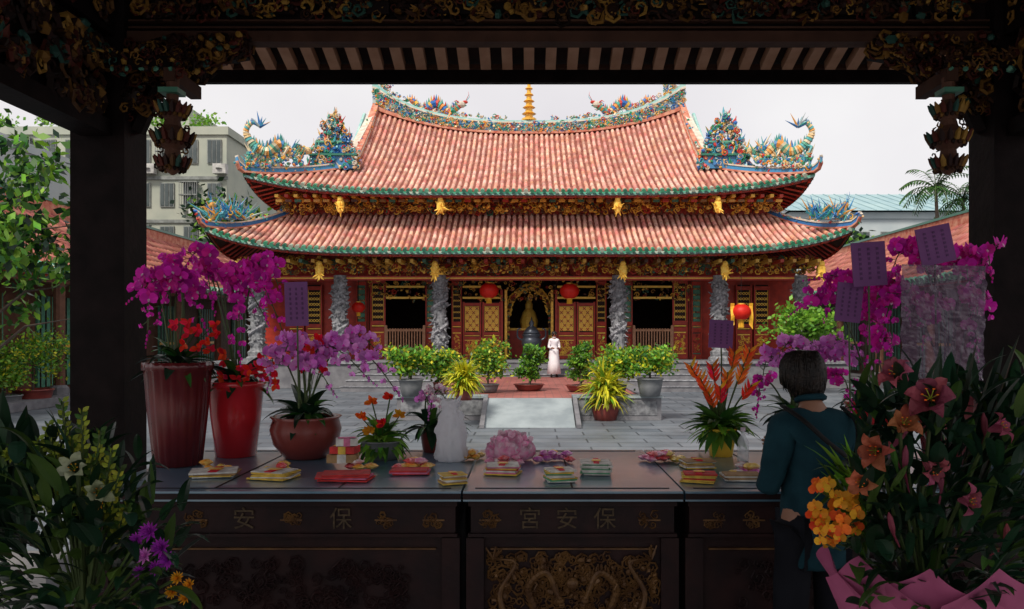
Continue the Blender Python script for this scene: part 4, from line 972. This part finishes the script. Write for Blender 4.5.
orchid_pot('bright red pot of arching magenta orchids, second from the left',236,456,381,27,M['potred'],0,
 [((228,180,4.6),(284,335,4.5),18,.085,mg,.38),((205,205,4.6),(262,312,4.5),14,.085,mg,.4),((235,205,4.65),(240,350,4.4),14,.08,mg,.45),((195,200,4.7),(212,300,4.6),14,.085,mg,.42),((252,205,4.6),(278,285,4.6),12,.085,mg,.45),((212,215,4.6),(188,262,4.6),12,.085,mg,.45)],filler(16,222,284,348,392,4.5,.045))
orchid_pot('round red brown bowl of lilac orchids arching to the right',306,458,416,35,M['potbr'],0,
 [((322,280,4.5),(394,388,4.4),16,.082,li,.35),((300,300,4.5),(364,374,4.4),13,.08,li,.35),((300,310,4.5),(285,352,4.4),11,.08,li,.4),((340,305,4.6),(374,348,4.5),11,.08,li,.4),((290,320,4.5),(328,384,4.35),11,.08,li,.4),((275,315,4.5),(270,376,4.4),9,.075,li,.5)],filler(10,296,335,338,370,4.5,.045),'b')
orchid_pot('small pale pink orchid in a little pot beside the white bag',431,452,428,11,M['potbr'],0,
 [((432,370,4.75),(447,402,4.7),9,.05,M['palepink'],.4),((425,380,4.75),(428,405,4.7),7,.05,li,.4)],None,'v')
def arrangement(label,px,py,topy,rpx,pm,fn,name='flower_arrangement',gr=None):
    c=T(px,py); k=c.y/F; h=(py-topy)*k; t=thing(name,label,'flower arrangement',c,gr)
    g=MB(); pot(g,c,rpx*k*.75,rpx*k,h,pm,30); g.build('pot',t,True); fn(t,c+V((0,0,h*.95)),c.y); return t
def fa(t,top,Y):
    g=MB(); straps(g,top,60,.2,.045,M['leaflt'],-.3,1.4,1.5); straps(g,top,34,.2,.05,M['leaf'],-.3,1.4,1.8); g.build('leaves',t)
    g=MB()
    for px,py,m in ((372,402,'orangep'),(390,398,'redp'),(362,418,'orangep'),(400,415,'yellowp'),(383,424,'redp'),(370,432,'yellowp')):
        q=W(px,py,Y-.1); g.tube([top,q],.004,M['stem'],4)
        for k in range(9): petal(g,q,V((ru(-1,1),-.5,ru(-.3,1))).normalized(),V((0,-1,.2)).normalized(),.045,.024,.2,M[m])
    g.build('blossoms',t)
arrangement('small leafy pot with orange and red flowers beside the lilac orchids',382,459,440,20,M['potgrey'],fa)
def fb(t,top,Y):
    g=MB(); straps(g,top,60,.24,.06,M['leaf'],-.1,1.2,1.3); straps(g,top,50,.22,.05,M['leaflt'],-.3,1.0,1.4); g.build('leaves',t)
    g=MB()
    for px,py,m in ((735,352,'orangep'),(750,350,'orangep'),(712,365,'redp'),(728,372,'orangep'),(744,368,'orangep'),(700,378,'orangep'),(720,386,'redp'),(752,385,'redp'),(708,392,'orangep'),(690,365,'orangep')):
        q=W(px,py,Y-.05); P=smooth_pts([top,top.lerp(q,.6)+V((0,0,.02)),q]); g.tube(P,.005,M['stem'],4)
        for k in range(7):
            d=(q-top).normalized(); base=q-d*(.10-.014*k); s=(-1 if k%2 else 1); dd=(d*.8+V((s*.6,-.2,.1))).normalized(); petal(g,base,dd,V((0,-1,0)),.075,.02,.05,M[m] if k<6 else M['yellowp'],(.5,1,.6,.05))
    g.build('blossoms',t)
arrangement('orange heliconia bouquet in a golden pot right of centre',721,456,428,15,M['potyel'],fb)
orchid_pot('lilac orchids in a maroon pot just left of the person',795,449,418,20,M['potmar'],0,
 [((770,320,4.8),(763,376,4.7),11,.075,li,.4),((800,315,4.8),(782,352,4.7),12,.075,li,.4),((830,310,4.8),(867,372,4.7),14,.078,li,.4),((820,325,4.8),(842,342,4.7),11,.078,li,.4),((840,340,4.8),(850,398,4.6),10,.07,mg,.4),((760,350,4.8),(758,404,4.6),9,.065,mg,.45),((790,330,4.8),(812,345,4.6),9,.07,li,.5)])
orchid_pot('magenta orchids in a red pot behind the person in teal',872,452,400,26,M['potred'],0,
 [((860,230,4.6),(830,308,4.6),13,.085,mg,.45),((880,215,4.6),(907,310,4.5),14,.085,mg,.45),((870,245,4.6),(866,355,4.4),12,.085,mg,.45),((900,255,4.5),(820,278,4.6),12,.085,mg,.5),((840,262,4.5),(800,306,4.6),11,.08,mg,.55),((880,280,4.5),(890,374,4.4),12,.08,mg,.45)])
orchid_pot('tall magenta orchids in a maroon fluted pot beside the right pillar',948,462,390,30,M['potmar'],1,
 [((920,185,4.4),(893,268,4.3),15,.088,mg,.42),((960,175,4.4),(970,300,4.3),16,.088,mg,.42),((930,210,4.4),(938,262,4.3),13,.088,mg,.42),((980,230,4.4),(977,345,4.2),13,.085,mg,.42),((900,235,4.4),(884,328,4.2),13,.085,mg,.42),((940,250,4.4),(925,335,4.2),12,.085,mg,.42),((985,200,4.4),(990,266,4.3),12,.085,mg,.42)])
def card(px0,px1,py0,py1,Y,ty,tilt,label):
    a=W(px0,py0,Y); b=W(px1,py1,Y); c=(a+b)/2; w=b.x-a.x; h=a.z-b.z; t=thing('name_card',label,'card',(c.x,Y,ty)); Rt=Matrix.Rotation(R(tilt),3,'Y')
    g=MB(); g.box(c,(w,.006,h),M['plum'],Rt); g.build('card_board',t)
    for k in (-1,0,1):
        g=MB()
        for q in range(7): g.box(c+Rt@V((k*w*.26,-.005,h*(.34-.11*q))),(w*.07,.002,h*.06),M['plumdk'],Rt)
        g.build('printed_column',t)
    g=MB(); g.tube([(c.x,Y+.008,c.z+h*.3),(c.x+.01,Y+.01,ty)],.005,M['stem'],5); g.build('stick',t)
card(285,308,282,326,4.35,1.3,-2,'plum name card in the orchids left of the temple')
card(709,733,320,348,4.75,1.25,3,'small plum name card above the orange heliconias')
card(852,886,242,286,4.2,1.3,-4,'plum name card at the top of the right hand orchids')
card(836,862,283,322,4.25,1.3,6,'plum name card directly above the head of the person')
card(918,953,226,264,4.1,1.4,-12,'tilted plum name card nearest the right pillar')
t=thing('cellophane_wrap','thin crinkled grey purple cellophane sheet among the right hand orchids','wrapping',W(942,455,4.0))
g=MB(); a=W(902,264,4.0); b=W(985,378,4.0)
g.grid(lambda u,v:V((a.x+(b.x-a.x)*u,4.0+.012*math.sin(u*5+v*3)+.022*noise.noise(V((u*7,v*9,0)))+.012*noise.noise(V((u*19,v*23,3))),a.z+(b.z-a.z)*v-.012*u)),40,50,M['film']); g.build('sheet',t)
g=MB(); g.tube([W(942,375,4.0),W(944,452,4.0)],.006,M['stem'],5); g.build('stick',t)
# ================================================================= offerings
def paper_stack(px,py,w,d,n,cols,rot,label,gr='stacks of offering papers on the tables',band=True):
    c=T(px,py); t=thing('paper_stack',label,'offering papers',c+V((0,0,.003)),gr); g=MB(); z=1.004
    for i in range(n):
        m=cols[i%len(cols)]; Rt=Matrix.Rotation(R(rot+ru(-9,9)),3,'Z'); f=ru(.85,1); h=ru(.004,.009)
        g.box((c.x+ru(-.008,.008),c.y+ru(-.008,.008),z+h/2),(w*f,d*f,h),m,Rt); z+=h+.0005
    g.build('sheets',t)
    if band:
        g=MB(); Rt=Matrix.Rotation(R(rot),3,'Z'); g.box((c.x,c.y,z+.002),(w*.18,d*.95,.003),M['redp'],Rt); g.box((c.x,c.y,z+.006),(w*.3,d*.3,.002),M['gold'],Rt); g.build('paper_band',t)
    return z
cardm=[mat('paper_%s'%n,c,rough=.7,scale=20) for n,c in (('yellow',(.82,.54,.08)),('white',(.82,.80,.74)),('red',(.72,.04,.04)),('green',(.13,.45,.23)),('brown',(.48,.29,.13)),('pink',(.82,.22,.40)))]
Ye,Wh,Re,Gr,Br,Pk=cardm
def packet(p,sz,m,rz,rx,label,gr):
    g=MB(); w,d,h=sz; Rt=Matrix.Rotation(rz,3,'Z')@Matrix.Rotation(rx,3,'X')
    def fn(sg): return lambda u,v: V(p)+Rt@V(((u-.5)*w*(1+.04*math.sin(v*20)),(v-.5)*d,sg*h*.5*(math.sin(PI*u)*math.sin(PI*v))**.55*(1+.15*math.sin(u*14+v*9))))
    g.grid(fn(1),10,8,m); g.grid(fn(-1),10,8,m)
    o=g.build('snack_packet',None,True); tag(o,label,'snack packet',gr); return o
foil=[mat('foil_%s'%n,c,rough=.25,metal=.1,scale=30,bump=.5,bscale=40,c2=c2) for n,c,c2 in (('red',(.80,.03,.05),(.88,.3,.3)),('pink',(.88,.16,.40),(.9,.62,.7)),('gold',(.88,.54,.06),(.9,.75,.3)),('orange',(.9,.32,.03),(.9,.68,.2)),('white',(.88,.88,.88),(.7,.2,.2)),('violet',(.55,.06,.46),(.85,.45,.65)))]
def pile(px,py,wpx,n,ms,label,gr,size=.075):
    c=T(px,py); k=c.y/F
    for i in range(n):
        lay=0 if i<n*.6 else 1
        p=(c.x+(ru(-.5,.5) if lay else ((i+.5)/(n*.6)-.5))*wpx*k*.8,c.y+ru(-.05,.05),1.022+.026*lay)
        packet(p,(size*ru(.8,1.15),size*.75,.032),foil[random.choice(ms)],ru(0,3),ru(-.12,.12),label,gr)
paper_stack(216,476,.22,.17,4,[Wh,Ye,Br],8,'flat stack of papers in front of the maroon fluted pot')
pile(214,473,30,4,[2,3,5],'foil packet on the leftmost paper stack','packets on the leftmost papers',.06)
paper_stack(275,478,.20,.16,5,[Ye,Wh,Ye],-10,'yellow paper stack in front of the bright red pot')
pile(274,475,34,5,[3,0,2],'orange foil packet on the yellow papers before the red pot','packets before the red pot',.06)
paper_stack(345,480,.26,.17,5,[Re,Re,Pk],4,'red papers under the boxes before the lilac orchids',band=False)
def gift(px,py,w,d,h,z,m,m2,rot,label):
    c=T(px,py); t=thing('gift_box',label,'box',(c.x,c.y,z)); Rt=Matrix.Rotation(R(rot),3,'Z')
    g=MB(); g.box((c.x,c.y,z+h/2),(w,d,h),m,Rt); g.build('carton',t)
    g=MB(); g.box((c.x,c.y,z+h*.5),(w*.3,d+.004,h+.004),m2,Rt); g.box((c.x,c.y,z+h+.004),(w*.8,d*.5,.002),m2,Rt); g.build('wrapper_band',t)
gift(343,470,.15,.11,.04,1.045,Br,Wh,5,'brown box at the bottom of the box pile'); gift(345,470,.13,.10,.035,1.090,Re,Ye,-6,'red box in the middle of the box pile'); gift(347,470,.11,.09,.035,1.130,Wh,Pk,12,'white box on top of the box pile')
pile(358,470,30,4,[0,4,3],'packet leaning beside the box pile','packets by the box pile',.07)
paper_stack(411,474,.20,.13,3,[Re,Pk],0,'red papers under the pink packets left of the white bag',band=False)
pile(412,470,38,9,[0,1,3],'red or pink packet left of the white bag','packets left of the white bag')
paper_stack(453,484,.12,.10,7,[Ye,Br,Wh],20,'small thick yellow paper stack at the front edge below the white bag')
pile(471,460,20,7,[3,2],'orange packet behind the small paper stack','packets right of the white bag',.055)
paper_stack(503,474,.17,.13,7,[Ye,Pk,Wh,Re],-5,'fanned pink and yellow papers in front of the pink bundle')
pile(502,466,38,7,[1,0,4],'packet between the pink bundle and the fanned papers','packets by the pink bundle',.065)
pile(552,462,40,12,[0,5,3,1],'red or purple packet right of the pink bundle','packets at the middle of the table',.065)
paper_stack(559,481,.14,.13,8,[Wh,Gr,Ye,Wh],12,'tall white and green paper stack at the middle front edge')
paper_stack(596,474,.15,.16,9,[Wh,Gr,Wh],-3,'white and green paper stack right of the middle')
pile(662,462,46,14,[0,0,1,2],'red packet in the pile left of the golden pot','red packets left of the golden pot',.075)
paper_stack(697,468,.17,.12,6,[Ye,Wh,Br],6,'yellow papers just below the golden pot')
paper_stack(699,482,.17,.12,6,[Ye,Ye,Re],-12,'yellow papers at the front edge below the golden pot')
pile(742,476,36,8,[4,2,5],'pale packet near the arm of the person','packets beside the person',.07)
paper_stack(742,480,.2,.13,4,[Wh,Br],4,'brown and white papers by the arm of the person',band=False)
c=T(451,461); t=thing('plastic_bag','white plastic carrier bag tied upright on the table','bag',c)
pr=[(.068,0.003),(.082,.012)]+[(.088-.030*(i/12)**2,.02+.25*i/12) for i in range(13)]+[(.040,.285),(.05,.31),(.06,.33),(.045,.335)]
g=MB(); g.lathe(c,pr,M['plastic'],44,.07,8,crump=.018); g.build('bag_body',t,True)
for s in (-1,1):
    g=MB(); g.tube(smooth_pts([c+V((s*.03,0,.30)),c+V((s*.055,0,.36)),c+V((s*.02,-.01,.32))]),[.010]*13,M['plastic'],6,flat=.4); g.build('handle',t,True)
c=T(511,461); t=thing('pink_bundle','pink cellophane wrapped bundle in the middle of the table','wrapped bundle',c)
g=MB(); g.lathe(c,[(.08,.003),(.11,.015),(.125,.03),(.13,.05),(.13,.065),(.125,.08),(.11,.10),(.09,.12),(.07,.135),(.04,.145),(.01,.15)],M['pinkfilm'],60,.06,9,crump=.022); g.build('film_wrap',t,True)
g=MB()
for k in range(60): a=ru(0,6.28); e=ru(.2,1.4); p=c+V((math.cos(a)*.12*math.cos(e),math.sin(a)*.12*math.cos(e),.05+.10*math.sin(e))); petal(g,p,V((ru(-1,1),ru(-1,0),ru(-.2,1))).normalized(),V((0,-1,.3)).normalized(),.04,.035,.2,M['palepink'] if k%2 else M['pinkfilm'])
g.build('pink_frill',t)
c=T(743,462); t=thing('water_bottle','small clear bottle standing right of the golden pot','bottle',c)
g=MB(); g.lathe(c,[(.028,0.003),(.032,.01),(.032,.11),(.012,.15),(.012,.17)],M['clear'],16); g.build('bottle_body',t,True)
g=MB(); g.lathe(c+V((0,0,.17)),[(.014,0),(.014,.02)],M['whiteo'],12); g.build('cap',t)
# ================================================================= big foreground bouquets
t=thing('flower_stand','large dark bouquet with white lily and yellow spikes at the lower left','bouquet',(-1.25,2.25,0))
g=MB(); g.lathe((-1.25,2.25,0.003),[(.16,0),(.12,.06),(.07,.2),(.07,.55),(.15,.65),(.2,.85),(.21,.88),(.17,.88)],M['potmar'],30); g.build('vase',t,True)
top=V((-1.25,2.25,.88)); g=MB()
for k in range(460):
    q=W(ru(-30,185),ru(430,610),2.25+ru(-.2,.25)); 
    if q.z>1.6-(q.x+1.5)*.75: continue
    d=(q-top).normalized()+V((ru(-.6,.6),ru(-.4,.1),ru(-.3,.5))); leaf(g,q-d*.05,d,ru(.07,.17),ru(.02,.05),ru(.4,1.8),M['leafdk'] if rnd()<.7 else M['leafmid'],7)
for k in range(16): 
    a=W(ru(-30,30),530,2.3); leaf(g,a,(ru(-.4,.2),-.1,1),ru(.25,.42),.09,.7,M['leafdk'],8)
g.build('leaves',t)
g=MB()
for px,py in ((62,402),(82,412),(48,425),(100,432),(72,440),(112,450),(120,470),(55,455),(92,458),(38,440),(108,490),(128,505),(66,470),(84,500),(30,468)):
    e=W(px,py,2.17); P=smooth_pts([top,top.lerp(e,.5)+V((0,0,.03)),e],5); g.tube(P,.004,M['stem'],5)
    for i in range(40):
        u=i/39; q=e.lerp(top,u*.32); a=i*2.4; r=.006+.013*u; d=V((math.cos(a),math.sin(a),.9)).normalized(); petal(g,q+d*r*.4,d,V((math.cos(a+1.57),math.sin(a+1.57),0)),.020,.013,.2,M['budyel'] if rnd()<.65 else M['leafmid'])
g.build('yellow_green_spikes',t)
g=MB()
for px,py,n_ in ((78,472,(.2,-1,.5)),(98,492,(.6,-1,.2))): e=W(px,py,2.12); g.tube([top,e],.006,M['stem'],5); lily(g,e,n_,.085,M['whitep'],M['yellowp'])
g.build('white_lilies',t)
g=MB()
for px,py,m,s in ((150,532,'violet',.06),(162,548,'violet',.06),(145,556,'lilac',.05),(168,560,'violet',.055),(137,540,'violet',.045),(156,568,'violet',.045),(140,572,'violet',.04),(178,578,'yellowp',.04),(190,585,'yellowp',.04),(172,592,'yellowp',.04),(12,455,'budyel',.05),(100,505,'yellowp',.035),(186,598,'yellowp',.04)): e=W(px,py,2.10); g.tube([top,e],.004,M['stem'],4); mum(g,e,(ru(-.3,.3),-1,.4),s,M[m])
g.build('chrysanthemums',t)
t=thing('flower_stand','large bouquet of pink lilies in pink wrapping at the lower right','bouquet',(1.15,2.3,0))
top=V((1.17,2.35,.86)); g=MB(); g.lathe((1.17,2.35,.003),[(.16,0),(.12,.06),(.08,.2),(.08,.5),(.15,.62),(.19,.84),(.20,.86),(.15,.86)],M['potmar'],30); g.build('vase',t,True)
g=MB()
for k in range(4):
    a=-PI*1.0+k*.62; 
    g.grid(lambda u,v:top+V((math.cos(a+(u-.5)*1.2)*(.12+.18*v),math.sin(a+(u-.5)*1.2)*(.12+.16*v-.012*k),-.22+.44*v-.20*abs(u-.45)*v))+noise.noise_vector(V((u*3+k,v*3,k)))*.022,20,16,M['pinkwrap'])
g.build('pink_wrapping_paper',t,True)
g=MB()
for k in range(700):
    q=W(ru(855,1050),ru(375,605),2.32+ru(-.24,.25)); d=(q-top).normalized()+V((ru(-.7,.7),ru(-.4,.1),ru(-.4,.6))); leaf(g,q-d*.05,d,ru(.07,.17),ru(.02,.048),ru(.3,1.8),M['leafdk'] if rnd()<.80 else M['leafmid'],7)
for px,py in ((975,345),(1000,352),(1018,365),(958,365),(940,350),(1010,395),(965,390),(885,372),(1015,340),(990,370)): 
    e=W(px,py,2.35); b0=e.lerp(top,.45); leaf(g,b0,e-b0,(e-b0).length*1.05,.05,.15,M['leafdk'],8)
for k in range(50): e=W(ru(806,855),ru(432,545),2.25); b0=W(866,ru(470,570),2.3); leaf(g,b0,(e-b0).normalized()+V((0,0,.3)),(e-b0).length,.022,.8,M['leaflt'] if k%2 else M['leafmid'],7)
g.build('leaves',t)
g=MB()
for px,py,m,s,n_ in ((932,404,'lilypink',.15,(-.6,-1,.5)),(905,380,'lilypink',.11,(-.9,-.5,.6)),(880,450,'lilyor',.11,(-.9,-1,.1)),(925,462,'lilypink',.09,(.3,-1,-.5)),(868,478,'lilyor',.09,(-.9,-.8,-.2)),(990,430,'lilypink',.08,(.8,-1,.6)),(900,430,'lilyor',.10,(-.1,-1,.7)),(960,500,'lilypink',.08,(.5,-1,.1))):
    e=W(px,py,2.12); g.tube(smooth_pts([top,top.lerp(e,.6)+V((0,.03,0)),e]),.005,M['stem'],5); lily(g,e,n_,s,M[m],M['orangep'])
for k in range(12):
    px,py=ru(880,1015),ru(385,560); e=W(px,py,2.15); d=V((ru(-.6,.6),-.5,1)).normalized(); g.tube([top.lerp(e,.8),e-d*.03,e,e+d*.03,e+d*.05],[.002,.004,.009,.008,.002],M['lilypink' if k%2 else 'leafmid'],6)
g.build('lilies',t)
g=MB()
for k in range(38):
    px,py=ru(812,862),ru(474,545); e=W(px,py,2.2+ru(-.05,.05)); g.tube([e,e+V((.05,.04,-.03))],.003,M['stem'],3); orchid(g,e,(ru(-.8,.3),-1,ru(-.4,.4)),ru(.032,.048),M['yellowp'] if k%4 else M['orangep'],M['orangep'])
g.build('yellow_orchids',t)
# ================================================================= world, sun, camera
w=bpy.data.worlds.new('World'); sc.world=w; w.use_nodes=True; nt=w.node_tree; nt.nodes.clear()
out=nt.nodes.new('ShaderNodeOutputWorld'); sky=nt.nodes.new('ShaderNodeTexSky'); sky.sky_type='NISHITA'; sky.sun_disc=False; sky.sun_elevation=R(48); sky.sun_rotation=R(206)
b1=nt.nodes.new('ShaderNodeBackground'); L(nt,sky.outputs[0],b1.inputs[0]); b1.inputs[1].default_value=.1
tc=nt.nodes.new('ShaderNodeTexCoord'); nz=nt.nodes.new('ShaderNodeTexNoise'); nz.inputs['Scale'].default_value=2.2; nz.inputs['Detail'].default_value=5; L(nt,tc.outputs['Generated'],nz.inputs['Vector'])
cr=nt.nodes.new('ShaderNodeValToRGB'); cr.color_ramp.elements[0].position=.3; cr.color_ramp.elements[0].color=(.80,.75,.77,1); cr.color_ramp.elements[1].position=.7; cr.color_ramp.elements[1].color=(1.0,.97,.95,1); L(nt,nz.outputs['Fac'],cr.inputs[0])
b2=nt.nodes.new('ShaderNodeBackground'); L(nt,cr.outputs[0],b2.inputs[0]); b2.inputs[1].default_value=1.06
ms=nt.nodes.new('ShaderNodeMixShader'); ms.inputs[0].default_value=.86; L(nt,b1.outputs[0],ms.inputs[1]); L(nt,b2.outputs[0],ms.inputs[2]); L(nt,ms.outputs[0],out.inputs[0])
sl=bpy.data.lights.new('sun','SUN'); sl.energy=3.5; sl.angle=R(11); sl.color=(1,.91,.80); so=bpy.data.objects.new('sun',sl); col.objects.link(so)
so.rotation_euler=V((.35,.72,-.9)).to_track_quat('-Z','Y').to_euler()
cam=bpy.data.cameras.new('camera'); co=bpy.data.objects.new('camera',cam); col.objects.link(co); co.location=(0,0,CZ); co.rotation_euler=(R(90),0,0)
cam.lens=F/1024*36; cam.sensor_width=36; cam.shift_x=-(PX0-512)/1024; cam.shift_y=(PY0-304.5)/1024; cam.clip_end=900; sc.camera=co
sc.view_settings.view_transform='Standard'; sc.view_settings.look='None'; sc.view_settings.exposure=0
